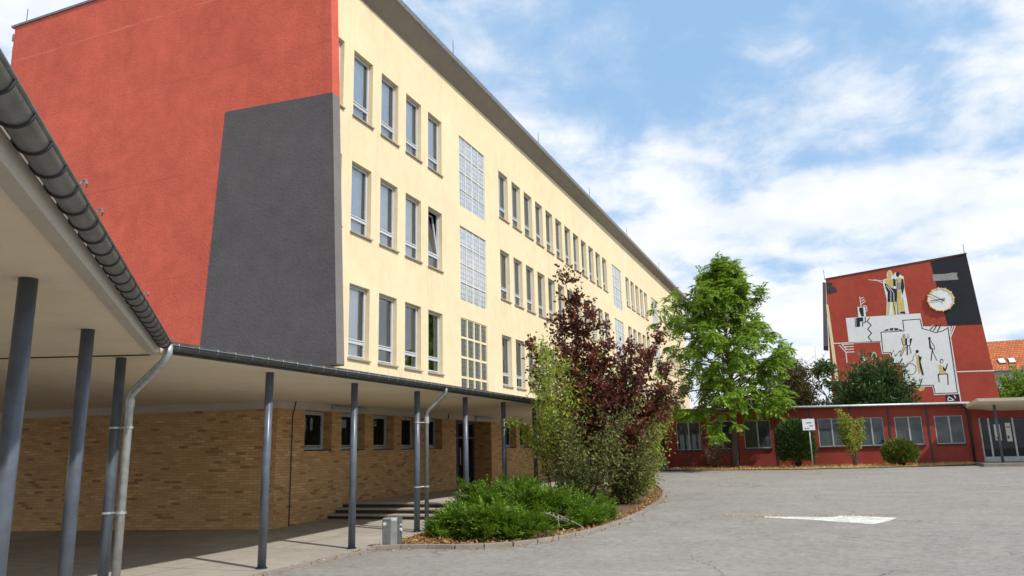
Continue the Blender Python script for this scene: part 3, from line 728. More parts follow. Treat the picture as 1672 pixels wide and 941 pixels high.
MURAL = [
('p','black',1,[(8.57,14.61),(10.95,14.89),(11.26,9.65),(9.09,9.73)],'painted_panel'),
('p','grey',2,[(8.6,13.63),(9.42,13.57),(9.9,13.62),(10.22,13.57),(10.16,13.41),(10.21,13.07),(9.47,13.08),(8.6,13.12)],'repair_patch'),
('p','soot',1,[(1.32,13.8),(1.78,13.75),(1.73,13.54),(1.97,13.33),(2.01,12.94),(1.31,12.85)],'bare_patch'),
('p','white',1,[(2.41,10.91),(7.46,10.81),(7.5,9.83),(9.09,9.69),(9.15,4.83),(7.59,4.83),(7.56,5.45),(5.77,5.48),(5.81,7.16),(5.12,7.19),(5.09,8.0),(4.57,8.02),(4.54,8.93),(2.42,9.02)],'painted_stage'),
('p','white',1,[(5.3,10.87),(6.71,10.84),(6.7,11.93),(6.66,12.62),(6.69,13.67),(6.2,14.07),(5.66,13.43)],'figure_backdrop'),
('l','black',2,0.055,[(4.69,9.63),(6.23,9.61),(6.24,10.39),(7.38,10.39),(7.44,9.67),(7.86,9.5),(8.28,9.3),(8.74,9.4),(9.08,9.6),(9.07,4.91),(7.66,4.93),(7.63,5.54),(5.82,5.57),(5.91,7.23),(5.19,7.28),(5.17,8.09),(4.65,8.1),(4.69,9.63)],'painted_outline'),
('p','black',1,[(8.3,4.8),(9.14,4.79),(9.14,4.32),(8.27,4.31)],'painted_emblem'),
('l','white',2,0.06,[(8.39,4.38),(8.47,4.68),(8.8,4.41),(8.39,4.38)],'painted_emblem'),
('l','white',2,0.06,[(8.84,4.72),(8.91,4.56)],'painted_emblem'),
('l','white',1,0.07,[(1.35,9.05),(4.57,8.94)],'painted_stripe'),
('l','white',1,0.07,[(9.2,6.4),(11.49,6.34)],'painted_line'),
('l','white',1,0.06,[(9.15,9.69),(9.19,4.31)],'painted_border'),
('l','black',3,0.07,[(8.17,9.81),(7.93,9.52)],'painted_hatching'),
('l','black',3,0.07,[(8.41,9.86),(8.16,9.48)],'painted_hatching'),
('l','black',3,0.07,[(8.68,9.86),(8.39,9.4)],'painted_hatching'),
('l','white',2,0.05,[(8.14,9.88),(7.86,9.5)],'painted_hatching'),
('l','white',2,0.05,[(8.7,9.86),(8.59,9.68)],'painted_hatching'),
('l','white',1,0.06,[(9.24,9.68),(9.11,9.26)],'painted_hatching'),
('l','white',1,0.06,[(9.4,9.68),(9.13,9.06)],'painted_hatching'),
('l','white',1,0.06,[(9.55,9.68),(9.16,8.89)],'painted_hatching'),
('l','white',1,0.06,[(2.0,8.92),(2.7,8.91)],'painted_comb'),
('l','white',1,0.06,[(2.08,8.73),(2.69,8.71)],'painted_comb'),
('l','white',1,0.06,[(2.12,8.52),(2.69,8.52)],'painted_comb'),
('l','white',1,0.06,[(2.14,8.32),(2.69,8.31)],'painted_comb'),
('l','white',1,0.06,[(2.14,8.32),(2.13,7.55)],'painted_comb'),
('l','white',1,0.06,[(1.75,8.88),(2.14,8.32)],'painted_comb'),
('l','white',1,0.06,[(1.92,8.94),(2.17,8.56)],'painted_comb'),
('p','white',2,[(3.27,11.68),(3.85,11.66),(3.81,10.87),(3.21,10.87)],'painted_tower'),
('p','black',3,[(3.42,11.62),(3.7,11.62),(3.68,10.94),(3.52,10.92),(3.41,11.34)],'painted_tower'),
('l','black',3,0.05,[(3.28,11.63),(3.26,10.89)],'painted_tower'),
('p','black',3,[(3.13,10.85),(3.61,10.86),(3.59,10.55),(3.36,10.56),(3.33,10.17),(3.08,10.17)],'painted_tower'),
('l','black',3,0.06,[(3.75,10.85),(3.74,10.48),(3.53,10.45),(3.51,10.2)],'painted_tower'),
('l','black',3,0.04,[(3.05,10.84),(3.03,10.16)],'painted_tower'),
('l','white',2,0.05,[(3.56,12.44),(3.56,11.7)],'painted_tower'),
('l','white',2,0.05,[(3.65,12.29),(3.78,12.39)],'painted_tower'),
('l','white',2,0.05,[(3.64,12.09),(3.84,12.24)],'painted_tower'),
('l','white',2,0.05,[(3.61,11.87),(3.9,12.09)],'painted_tower'),
('l','white',2,0.05,[(3.75,11.74),(3.94,11.72),(3.93,11.28),(3.78,11.28)],'painted_tower'),
('l','black',3,0.06,[(4.04,10.79),(3.85,10.53),(4.1,10.23),(3.82,9.95),(4.05,9.61),(3.79,9.36),(3.98,9.0)],'painted_zigzag'),
('p','black',3,[(4.87,9.72),(5.03,9.81),(5.23,9.84),(5.21,9.71)],'painted_arch'),
('p','black',3,[(5.3,9.87),(5.55,9.89),(5.54,9.71),(5.3,9.72)],'painted_arch'),
('p','black',3,[(5.62,9.88),(5.86,9.83),(5.87,9.69),(5.61,9.7)],'painted_arch'),
('p','black',3,[(5.93,9.8),(6.12,9.65),(5.94,9.66)],'painted_arch'),
('p','white',2,[(5.98,13.87),(5.94,13.72),(5.87,13.6),(5.79,13.54),(5.7,13.55),(5.63,13.62),(5.59,13.76),(5.59,13.92),(5.63,14.07),(5.7,14.19),(5.78,14.25),(5.87,14.24),(5.94,14.16),(5.98,14.03)],'yellow_figure'),
('p','ochre',3,[(5.93,13.89),(5.9,13.76),(5.85,13.66),(5.78,13.61),(5.72,13.61),(5.67,13.68),(5.64,13.79),(5.64,13.92),(5.67,14.06),(5.72,14.16),(5.79,14.21),(5.86,14.2),(5.91,14.14),(5.94,14.03)],'yellow_figure'),
('p','white',2,[(5.3,13.58),(5.69,13.68),(6.14,13.54),(6.21,12.92),(6.04,11.74),(5.89,10.85),(5.2,10.88),(5.37,12.06),(5.27,13.12)],'yellow_figure'),
('p','ochre',3,[(5.37,13.52),(5.68,13.65),(6.01,13.53),(5.96,12.89),(5.56,13.05)],'yellow_figure'),
('p','black',4,[(5.37,13.35),(5.78,12.91),(6.14,12.76),(5.99,11.83),(5.4,11.86),(5.5,12.58),(5.4,12.92)],'yellow_figure'),
('p','black',4,[(5.98,13.62),(6.14,13.52),(6.1,12.99),(5.93,13.06)],'yellow_figure'),
('l','white',5,0.04,[(5.47,13.14),(5.71,12.61),(5.62,11.87)],'yellow_figure'),
('l','white',5,0.04,[(5.61,13.04),(5.89,12.54),(5.84,11.87)],'yellow_figure'),
('p','ochre',3,[(5.39,11.83),(5.59,11.81),(5.38,10.91),(5.25,10.92)],'yellow_figure'),
('p','ochre',3,[(5.76,11.83),(5.98,11.82),(5.84,10.89),(5.7,10.89),(5.69,11.47)],'yellow_figure'),
('l','black',4,0.04,[(5.78,11.8),(5.82,10.89)],'yellow_figure'),
('l','white',2,0.04,[(4.31,13.69),(4.83,13.58),(5.34,13.29)],'yellow_figure'),
('l','white',2,0.04,[(4.68,13.65),(5.41,13.46)],'yellow_figure'),
('p','black',3,[(6.45,13.87),(6.43,13.79),(6.39,13.73),(6.33,13.7),(6.28,13.7),(6.23,13.75),(6.21,13.82),(6.21,13.9),(6.23,13.99),(6.27,14.05),(6.32,14.08),(6.38,14.07),(6.42,14.03),(6.45,13.96)],'black_headed_figure'),
('p','ochre',3,[(6.16,13.54),(6.33,13.66),(6.61,13.55),(6.62,13.3),(6.37,13.21),(6.18,13.32)],'black_headed_figure'),
('p','black',4,[(6.53,13.5),(6.65,13.49),(6.65,12.87),(6.45,12.28),(6.42,12.84)],'black_headed_figure'),
('p','grey',3,[(6.21,13.26),(6.47,13.27),(6.41,12.71),(6.16,12.7)],'black_headed_figure'),
('p','ochre',3,[(6.13,12.65),(6.42,12.65),(6.09,10.88),(5.94,10.88)],'black_headed_figure'),
('p','ochre',3,[(6.42,12.2),(6.48,11.95),(6.47,11.01),(6.17,10.98),(6.25,11.69)],'black_headed_figure'),
('p','black',4,[(6.09,10.94),(6.2,11.05),(6.45,11.04),(6.5,10.87)],'black_headed_figure'),
('l','black',4,0.03,[(6.23,13.51),(6.03,11.99),(5.97,10.89)],'black_headed_figure'),
('p','black',3,[(6.27,9.23),(6.26,9.16),(6.23,9.11),(6.19,9.09),(6.15,9.09),(6.12,9.12),(6.1,9.17),(6.1,9.24),(6.12,9.3),(6.15,9.35),(6.19,9.38),(6.22,9.38),(6.25,9.34),(6.27,9.29)],'walking_pair'),
('p','ochre',4,[(6.24,9.23),(6.23,9.18),(6.21,9.15),(6.19,9.13),(6.16,9.13),(6.15,9.15),(6.14,9.19),(6.14,9.24),(6.15,9.28),(6.17,9.32),(6.19,9.34),(6.21,9.34),(6.23,9.31),(6.24,9.28)],'walking_pair'),
('p','black',3,[(6.52,9.21),(6.51,9.14),(6.48,9.09),(6.45,9.07),(6.42,9.07),(6.39,9.1),(6.38,9.15),(6.38,9.22),(6.39,9.28),(6.42,9.33),(6.45,9.36),(6.48,9.35),(6.51,9.32),(6.52,9.27)],'walking_pair'),
('p','white',4,[(6.5,9.21),(6.49,9.16),(6.47,9.12),(6.45,9.11),(6.43,9.11),(6.41,9.13),(6.4,9.17),(6.4,9.22),(6.41,9.26),(6.43,9.3),(6.45,9.32),(6.47,9.32),(6.49,9.29),(6.5,9.25)],'walking_pair'),
('p','ochre',3,[(6.03,9.08),(6.23,9.07),(6.17,8.58),(6.05,8.59)],'walking_pair'),
('p','black',3,[(6.22,9.04),(6.37,9.06),(6.31,8.57),(6.19,8.56)],'walking_pair'),
('p','black',3,[(6.53,9.01),(6.7,9.0),(6.55,8.59),(6.5,8.67)],'walking_pair'),
('l','black',3,0.04,[(6.12,8.56),(5.74,7.81),(5.83,7.77),(6.2,8.42)],'walking_pair'),
('p','ochre',3,[(6.08,8.48),(6.17,8.39),(5.86,7.85),(5.77,7.86)],'walking_pair'),
('p','black',4,[(6.26,8.52),(6.35,8.52),(6.26,7.8),(6.19,7.8)],'walking_pair'),
('l','black',3,0.04,[(6.43,8.56),(6.5,7.97),(6.42,7.92)],'walking_pair'),
('l','black',3,0.03,[(5.99,9.09),(6.03,8.59),(6.52,8.5),(6.65,9.01)],'walking_pair'),
('p','black',3,[(7.01,8.02),(6.99,7.97),(6.96,7.93),(6.91,7.91),(6.86,7.92),(6.82,7.94),(6.8,7.99),(6.8,8.04),(6.81,8.09),(6.85,8.13),(6.89,8.15),(6.94,8.15),(6.98,8.12),(7.0,8.08)],'cloaked_figure'),
('p','black',3,[(6.97,7.83),(7.03,7.61),(7.17,7.65),(7.03,7.29),(7.12,6.3),(7.0,6.28),(6.88,7.17)],'cloaked_figure'),
('p','ochre',3,[(6.81,7.78),(6.93,7.77),(6.91,6.5),(6.8,6.35),(6.76,7.17)],'cloaked_figure'),
('l','black',3,0.035,[(6.83,7.92),(6.64,7.72),(6.53,7.4),(6.18,7.21),(6.07,6.98)],'cloaked_figure'),
('l','black',3,0.035,[(6.67,6.75),(6.63,6.61),(6.56,6.5),(6.46,6.41),(6.34,6.37),(6.22,6.38),(6.11,6.43),(6.03,6.53),(5.99,6.66),(5.99,6.8),(6.02,6.94),(6.1,7.06),(6.2,7.14),(6.32,7.18),(6.44,7.17),(6.54,7.12),(6.62,7.02),(6.67,6.89),(6.67,6.75)],'cloaked_figure'),
('p','black',3,[(7.89,8.91),(7.87,8.86),(7.84,8.82),(7.81,8.8),(7.77,8.8),(7.74,8.82),(7.73,8.87),(7.72,8.92),(7.74,8.97),(7.77,9.01),(7.8,9.03),(7.84,9.03),(7.87,9.0),(7.89,8.96)],'striding_figure'),
('l','black',3,0.04,[(7.84,8.8),(8.04,8.35),(8.03,8.09),(7.88,8.05),(8.07,7.3)],'striding_figure'),
('l','black',3,0.06,[(7.79,8.78),(7.75,8.3),(7.89,8.08),(7.78,7.63),(7.72,7.32)],'striding_figure'),
('p','black',3,[(7.74,8.73),(7.83,8.72),(7.84,8.3),(7.94,8.13),(7.73,8.17)],'striding_figure'),
('p','black',3,[(8.49,7.21),(8.47,7.15),(8.43,7.1),(8.38,7.07),(8.33,7.07),(8.28,7.1),(8.26,7.16),(8.26,7.23),(8.28,7.3),(8.32,7.35),(8.37,7.38),(8.42,7.37),(8.46,7.34),(8.48,7.28)],'seated_figure'),
('p','white',4,[(8.44,7.19),(8.43,7.15),(8.4,7.11),(8.37,7.09),(8.34,7.1),(8.32,7.12),(8.3,7.16),(8.3,7.2),(8.31,7.25),(8.34,7.28),(8.37,7.3),(8.4,7.3),(8.42,7.28),(8.44,7.24)],'seated_figure'),
('p','ochre',3,[(8.16,6.95),(8.29,7.0),(8.41,6.54),(8.55,6.4),(8.47,6.24),(8.13,6.32)],'seated_figure'),
('p','black',3,[(8.39,6.88),(8.52,6.66),(8.71,7.04),(8.75,6.99),(8.54,6.48),(8.39,6.54)],'seated_figure'),
('l','black',3,0.06,[(8.13,6.34),(8.03,6.27),(8.03,5.75)],'seated_figure'),
('l','black',3,0.06,[(8.54,6.32),(8.63,6.23),(8.57,5.53)],'seated_figure'),
('l','black',3,0.04,[(8.03,6.27),(8.63,6.29)],'seated_figure'),
('p','ochre',1,[(6.57,5.44),(7.08,5.44),(6.96,5.18),(6.75,5.15),(6.59,5.25)],'ochre_patch'),
('p','white',1,[(3.53,7.66),(3.5,7.56),(3.43,7.48),(3.34,7.44),(3.25,7.44),(3.17,7.5),(3.12,7.58),(3.11,7.69),(3.15,7.8),(3.21,7.88),(3.3,7.92),(3.4,7.91),(3.48,7.86),(3.52,7.77)],'painted_ring'),
('p','red2',2,[(3.46,7.64),(3.43,7.57),(3.39,7.52),(3.33,7.49),(3.27,7.49),(3.22,7.53),(3.19,7.59),(3.18,7.66),(3.21,7.73),(3.25,7.78),(3.31,7.81),(3.37,7.81),(3.42,7.77),(3.45,7.71)],'painted_ring'),
('p','white',3,[(3.4,7.67),(3.38,7.63),(3.36,7.6),(3.33,7.58),(3.3,7.59),(3.27,7.61),(3.25,7.64),(3.25,7.68),(3.26,7.72),(3.29,7.75),(3.32,7.77),(3.35,7.77),(3.38,7.75),(3.39,7.71)],'painted_ring'),
('p','white',1,[(4.19,7.86),(4.15,7.72),(4.09,7.61),(4.02,7.56),(3.94,7.56),(3.88,7.63),(3.84,7.74),(3.84,7.89),(3.88,8.03),(3.94,8.14),(4.01,8.19),(4.09,8.19),(4.15,8.12),(4.18,8.0)],'painted_face'),
('p','ochre',2,[(4.15,7.86),(4.12,7.74),(4.07,7.65),(4.01,7.6),(3.95,7.6),(3.9,7.66),(3.88,7.76),(3.88,7.88),(3.91,8.01),(3.96,8.1),(4.02,8.15),(4.08,8.15),(4.12,8.09),(4.15,7.99)],'painted_face'),
('p','black',3,[(4.13,7.84),(4.11,7.73),(4.08,7.65),(4.05,7.61),(4.02,7.61),(3.99,7.66),(3.98,7.74),(3.99,7.85),(4.01,7.95),(4.04,8.04),(4.07,8.08),(4.1,8.08),(4.13,8.03),(4.14,7.94)],'painted_face'),
]

mm = {'black': stucco('mural_black', (.028,.03,.036), .15, 6, .2, .2), 'white': stucco('mural_white', (.72,.72,.71), .06, 6, .2, .25), 'grey': stucco('mural_grey', (.30,.29,.28), .2, 3, .3, .3, streak=False),
      'ochre': stucco('mural_ochre', (.58,.46,.16), .1, 6, .2, .2), 'soot': stucco('mural_soot', (.06,.05,.045), .4, 3, .3, .3), 'red2': M['red_far']}
def ccw(p):
    a = sum(p[i][0]*p[(i+1)%len(p)][1]-p[(i+1)%len(p)][0]*p[i][1] for i in range(len(p)))
    return p if a > 0 else p[::-1]
slots = list(mm)
for motif in sorted({it[-1] for it in MURAL}):
    m = MB()
    for k, it in enumerate(i_ for i_ in MURAL if i_[-1] == motif):
        m.cur = slots.index(it[1]); yk = MY-.004*it[2]-.0002*(k % 12)
        if it[0] == 'p':
            p = ccw(it[3]); m.prism([(a,MY-.001,b) for a,b in p], [(a,yk,b) for a,b in p])
        else:
            wd = it[3]/2
            for (a, b) in zip(it[4][:-1], it[4][1:]):
                d = Vector((b[0]-a[0], 0, b[1]-a[1]))
                if d.length < 1e-6: continue
                d.normalize(); n = Vector((-d.z,0,d.x))*wd; e = d*wd*.8
                qd = ccw([(a[0]-e.x+n.x,a[1]-e.z+n.z),(a[0]-e.x-n.x,a[1]-e.z-n.z),(b[0]+e.x-n.x,b[1]+e.z-n.z),(b[0]+e.x+n.x,b[1]+e.z+n.z)])
                m.prism([(s,MY-.001,t) for s,t in qd], [(s,yk,t) for s,t in qd])
    m.build(motif, [mm[s] for s in slots], o_mw)
ckx, ckz, ckr = 8.88, 11.69, .86
ck = MB(); ck.tube([(ckx,MY-.02,ckz),(ckx,MY-.12,ckz)], ckr*.92, 48); o_ck = ck.build('clock', M['white_paint'], mural)
q = MB()
for k in range(48):
    a0, a1 = 2*math.pi*k/48, 2*math.pi*(k+1)/48
    P_ = lambda a, r, y: (ckx+math.cos(a)*r, y, ckz+math.sin(a)*r)
    q.prism([P_(a0,ckr*.915,MY-.12),P_(a0,ckr,MY-.12),P_(a1,ckr,MY-.12),P_(a1,ckr*.915,MY-.12)][::-1], [P_(a0,ckr*.915,MY-.15),P_(a0,ckr,MY-.15),P_(a1,ckr,MY-.15),P_(a1,ckr*.915,MY-.15)][::-1])
q.build('rim', plain('clock_gold', (.72,.50,.15), .5), o_ck)
q = MB()
for k in range(12):
    a = 2*math.pi*k/12+.06; d = Vector((math.cos(a),0,math.sin(a))); n = Vector((-d.z,0,d.x)); c = Vector((ckx,MY-.17,ckz))
    pts = [c+d*ckr*.88+n*.03, c+d*ckr*1.07+n*.02, c+d*ckr*1.07-n*.02, c+d*ckr*.88-n*.03]
    q.prism([tuple(p) for p in pts], [tuple(p+Vector((0,.03,0))) for p in pts])
q.build('hour_marks', plain('clock_cream', (.8,.72,.45), .6), o_ck)
for (ex_, ez_, wd) in ((-.80,.56,.05),(-.74,-.05,.07)):
    d = Vector((ex_,0,ez_)); l = d.length; d.normalize(); n = Vector((-d.z,0,d.x))*wd/2; c = Vector((ckx+.02,MY-.16,ckz)); s0 = c-d*.25; e0 = c+d*l
    q = MB(); q.prism([tuple(s0+n),tuple(s0-n),tuple(e0-n*.5),tuple(e0+n*.5)], [tuple(v+Vector((0,-.015,0))) for v in (s0+n, s0-n, e0-n*.5, e0+n*.5)]); q.build('hand', mm['black'], o_ck)

# ------------------------------------------------------------------ tiled house far right
house = thing('tiled_house', (22, 92, .7), 'distant house with orange tiled roof and two skylights behind the mural wall', 'house')
def tiles():
    m, nt, out = new_mat('roof_tiles'); uv = objn(nt)
    sp_ = nt.nodes.new('ShaderNodeSeparateXYZ'); nt.links.new(uv, sp_.inputs[0])
    cb = nt.nodes.new('ShaderNodeCombineXYZ'); nt.links.new(sp_.outputs[0], cb.inputs[0]); nt.links.new(sp_.outputs[2], cb.inputs[1])
    b = N(nt, 'ShaderNodeTexBrick'); nt.links.new(cb.outputs[0], b.inputs['Vector']); b.inputs['Scale'].default_value = 1
    b.inputs['Brick Width'].default_value = .3; b.inputs['Row Height'].default_value = .24; b.inputs['Mortar Size'].default_value = .035; b.inputs['Mortar Smooth'].default_value = .6
    b.inputs['Color1'].default_value = (.40,.105,.035,1); b.inputs['Color2'].default_value = (.58,.185,.06,1); b.inputs['Mortar'].default_value = (.2,.05,.02,1)
    c = mix(nt, ramp(nt, noise(nt, uv, .6, 5, .6), [(.4, 0), (.7, .4)]), b.outputs['Color'], (.32,.10,.045))
    finish(nt, out, c, .8, math_(nt, 'SUBTRACT', 1., b.outputs['Fac']), .6, .04); return m
q = MB(); q.prism([(12,90,8.35),(34,90,8.35),(34,95,11.8),(12,95,11.8)], [(12,89.9,8.5),(34,89.9,8.5),(34,95,12.0),(12,95,12.0)])
q.prism([(12,95.01,11.8),(34,95.01,11.8),(34,100,8.35),(12,100,8.35)], [(12,95.01,12.0),(34,95.01,12.0),(34,100.1,8.5),(12,100.1,8.5)]); o_r = q.build('roof', tiles(), house)
for x in (17.75, 18.65):
    q = MB(); zz = lambda y: 8.5+(y-89.9)*.6863
    P4 = [(x-.3,90.85),(x+.3,90.85),(x+.3,91.65),(x-.3,91.65)]
    q.prism([(a,b,zz(b)+.02) for a,b in P4], [(a,b-.05,zz(b)+.12) for a,b in P4]); s_ = q.build('skylight', M['zinc'], o_r)
    q = MB(); q.prism([(a*.9+x*.1,b*.9+91.25*.1-.05,zz(b*.9+91.25*.1)+.1) for a,b in P4], [(a*.86+x*.14,b*.86+91.25*.14-.06,zz(b*.86+91.25*.14)+.14) for a,b in P4]); q.build('pane', glass_mat('skylight_glass', (.85,.87,.9), .05), house)
q = MB(); q.box(12.3, 33.7, 90.3, 99.7, .6, 8.4); q.build('wall', stucco('house_wall', (.42,.43,.45), .06), house)
q = MB(); q.tube([(12,89.85,8.4),(34,89.85,8.4)], .08, 8); q.build('gutter', M['zinc'], house)

# ------------------------------------------------------------------ sign and small things on the verge
sg = thing('information_sign', (-.62, 37.1, gz(37.1)), 'small white notice board on a thin metal post by the dark bush', 'sign')
q = MB(); q.tube([(-.62,37.1,gz(37.1)-.05),(-.62,37.1,2.75)], .03, 10); q.build('post', M['zinc_light'], sg, smooth=True)
q = MB(); q.box(-.88,-.36,37.04,37.065,2.22,2.72); o_b = q.build('board', plain('sign_white', (.74,.77,.82), .5, 0, .03), sg)
q = MB()
for (a,b,c,d) in ((-.72,-.48,2.56,2.585),(-.70,-.47,2.525,2.545),(-.58,-.44,2.42,2.44),(-.60,-.43,2.39,2.405)): q.box(a,b,37.034,37.039,c,d)
q.build('lettering', plain('sign_print', (.25,.30,.38), .6), o_b)
q = MB()
for x in (-.76,-.66): q.tube([(x,37.04,2.3),(x,37.034,2.3)], .03, 10)
q.build('emblem', plain('sign_emblem', (.05,.05,.07), .6), o_b)
gb = thing('waste_container', (-7.55, 38.3, gz(38.3)), 'small grey plastic container standing in the dark recess left of the pavilion', 'container')
q = MB(); z = gz(38.3)+.03
q.prism([(-7.72,38.1,z),(-7.42,38.1,z),(-7.42,38.4,z),(-7.72,38.4,z)], [(-7.78,38.05,z+.5),(-7.36,38.05,z+.5),(-7.36,38.45,z+.5),(-7.78,38.45,z+.5)]); q.build('body', plain('grey_plastic', (.16,.19,.22), .5), gb, bevel=.02)
q = MB(); q.box(-7.79,-7.35,38.04,38.46,z+.502,z+.56); q.build('lid', plain('grey_plastic_lid', (.20,.23,.26), .5), gb, bevel=.02)
q = MB(); q.box(-7.05,-6.6,37.7,37.85,gz(37.7)+.03,gz(37.7)+.09); q.box(-6.95,-6.7,37.72,37.83,gz(37.7)+.091,gz(37.7)+.13)
tag(q.build('rubble_block', M['white_paint'], bevel=.02), 'pale broken block lying on the verge near the grey container', 'block')
# ------------------------------------------------------------------ vegetation
def unit(a): return a/np.maximum(np.linalg.norm(a, axis=-1, keepdims=True), 1e-9)
def leaves(name, P, D, W, L, B, mat, parent=None, fold=.0):
    """rhombic leaf faces: base P, axis D, width direction from W, length L, breadth B"""
    P = np.asarray(P, float); D = unit(np.asarray(D, float)); W = np.asarray(W, float)
    W = unit(W - D*np.sum(W*D, axis=1, keepdims=True)); n = len(P)
    L = np.broadcast_to(np.asarray(L, float), (n,))[:,None]; B = np.broadcast_to(np.asarray(B, float), (n,))[:,None]
    off = np.array(wloc(parent)) if parent else np.zeros(3)
    v = np.empty((n,4,3)); v[:,0] = P; v[:,1] = P+D*L*.45+W*B*.5; v[:,2] = P+D*L; v[:,3] = P+D*L*.45-W*B*.5
    v -= off
    me = bpy.data.meshes.new(name)
    me.vertices.add(4*n); me.vertices.foreach_set('co', v.ravel())
    me.loops.add(4*n); me.loops.foreach_set('vertex_index', np.arange(4*n))
    me.polygons.add(n); me.polygons.foreach_set('loop_start', np.arange(n)*4); me.polygons.foreach_set('loop_total', np.full(n,4))
    me.materials.append(mat); me.update(); me.validate()
    o = bpy.data.objects.new(name, me); col.objects.link(o)
    if parent: o.parent = parent
    return o
def rdir(n): return unit(rng.normal(size=(n,3)))
def arc(p, d, L, n, droop=0., jit=.06):
    """polyline growing from p along d, bending down by droop"""
    pts = [np.array(p, float)]; d = np.array(d, float); d /= np.linalg.norm(d)
    for i in range(n):
        d = d + np.array([0,0,-droop/n]) + rng.normal(size=3)*jit; d /= np.linalg.norm(d)
        pts.append(pts[-1]+d*L/n)
    return pts

# --- feathery green tree in front of the pavilion
LM = {}
LM['ailanthus'] = leaf_mat('pinnate_leaf', [(.2,(.06,.14,.012)), (.45,(.125,.245,.018)), (.7,(.22,.36,.03)), (.9,(.37,.46,.06))], .48, .45, .9)
def pinnate_tree(name, base, top, label, cat='tree'):
    t = thing(name, base, label, cat)
    H = top[2]-base[2]; tp = [np.array(base)+ (np.array(top)-np.array(base))*s + np.array([.10*math.sin(5*s), .08*math.cos(4*s), 0]) for s in np.linspace(0,1,12)]
    tp[0] = np.array(base) - [0,0,.1]
    m = MB(); m.tube(tp, [.20,.165,.15,.14,.13,.115,.10,.085,.07,.05,.035,.018], 10); m.build('trunk', M['bark'], t, smooth=True)
    bm_ = MB(); tips = []
    nl = 58; ss = np.linspace(0,1,12)
    for i in range(nl):
        s = .30+.69*((i+.5+rng.uniform(-.4,.4))/nl)**1.3; p = np.array([np.interp(s, ss, [q[k] for q in tp]) for k in range(3)])
        az = i*2.4+rng.uniform(-.5,.5)
        elev = np.interp(s, [.3,.42,.6,.8,1], [.12,.42,.62,.85,1.2])+rng.uniform(-.16,.2)
        Lm = np.interp(s, [.3,.4,.5,.65,.8,.92,1], [2.6,3.3,3.4,2.9,1.75,.9,.4])*rng.uniform(.72,1.1)*(1-.13*math.cos(az))
        d = np.array([math.cos(az)*math.cos(elev), math.sin(az)*math.cos(elev), math.sin(elev)])
        pts = arc(p, d, Lm, 6, .25, .10)
        r0 = .06*(1-s)+.02; bm_.tube(pts, list(np.linspace(r0,.010,7)), 6, False)
        tips.append((pts[6], unit(pts[6]-pts[5]), 1.))
        for q in range(2, 7):
            for r_ in range(2):
                if rng.random() < .12: continue
                dd = unit(unit(pts[q]-pts[q-1]) + rng.normal(size=3)*.7); l2 = rng.uniform(.35,.95)
                p2 = arc(pts[q], dd, l2, 3, .1, .1); bm_.tube(p2, [.012,.011,.009,.007], 4, False); tips.append((p2[-1], dd, .85))
    bm_.build('branches', M['bark'], t, smooth=True)
    P, D, W, Ln, Br = [], [], [], [], []
    for tp_, dd, sc_ in tips:
        nleaf_ = rng.integers(6,10)
        for k in range(nleaf_):
            a = unit(np.array(dd)*.55 + rng.normal(size=3)*[1,1,.55] + [0,0,.25]); Lr = rng.uniform(.42,.72)*sc_
            ra = arc(tp_, a, Lr, 7, 1.15, .04)
            for j in range(1, 8):
                ax = unit(ra[j]-ra[j-1]); side = unit(np.cross(ax, [0,0,1])+1e-6)
                for sg_ in (-1, 1):
                    P.append(ra[j]); D.append(side*sg_*.9+ax*.4+np.array([0,0,-.22])+rng.normal(size=3)*.1); W.append(ax+rng.normal(size=3)*.12)
                    Ln.append(rng.uniform(.15,.23)); Br.append(rng.uniform(.065,.095))
    leaves('crown', P, D, W, Ln, Br, LM['ailanthus'], t)
    return t
pinnate_tree('feathery_tree', (-4.15, 38.35, .56), (-3.88, 38.3, 9.75), 'tall bright green tree with drooping feathery leaves in front of the pavilion')

# --- generic multi-stem shrub
def shrub(name, base, label, cat, mat, stems, H, spread, leaf, nleaf, bark, up=.9, droop=.5, leafstart=.3, lean=(0,0), sub=3, group=None, thick=.022, subl=.35, az0=None, jit=.10, wdist=.16):
    t = thing(name, base, label, cat, group)
    m = MB(); P, D = [], []
    for i in range(stems):
        az = i*2.4+rng.uniform(-.4,.4) if az0 is None else rng.uniform(*az0)
        s = spread*rng.uniform(.25,1.1)
        d = np.array([math.cos(az)*s+lean[0], math.sin(az)*s+lean[1], up*rng.uniform(.8,1.15)])
        L = H*rng.uniform(.65,1.12)
        b0 = np.array(base)+np.array([math.cos(az),math.sin(az),0])*rng.uniform(0,.22)*spread; b0[2] = gz(b0[1])-.05
        pts = arc(b0, d, L, 8, droop*s, jit); m.tube(pts, list(np.linspace(thick,.004,9)), 5, False)
        k0 = int(leafstart*8)
        for q in range(max(1,k0), 9):
            segs = [(pts[q], pts[q]-pts[q-1])]
            for r_ in range(sub):
                dd = unit((pts[q]-pts[q-1])/np.linalg.norm(pts[q]-pts[q-1]) + rng.normal(size=3)*.75); p2 = arc(pts[q], dd, subl*rng.uniform(.5,1.3)*(1.25-q*.06), 4, .15, .15)
                m.tube(p2, [thick*.35,thick*.3,thick*.22,thick*.15,.002], 4, False)
                segs += [(p2[j], p2[j]-p2[j-1]) for j in (1,2,3,4)]
            for c, dd in segs:
                P.append(c); D.append(unit(dd))
    m.build('stems', bark, t)
    if nleaf:
        P = np.array(P); D = np.array(D); idx = rng.integers(0, len(P), nleaf)
        pos = P[idx]+rng.normal(size=(nleaf,3))*wdist*.45
        ax = D[idx]*.5+rng.normal(size=(nleaf,3))*.75
        leaves('foliage', pos, ax, rdir(nleaf), rng.uniform(.75,1.25,nleaf)*leaf[0], rng.uniform(.75,1.25,nleaf)*leaf[1], mat, t)
    return t
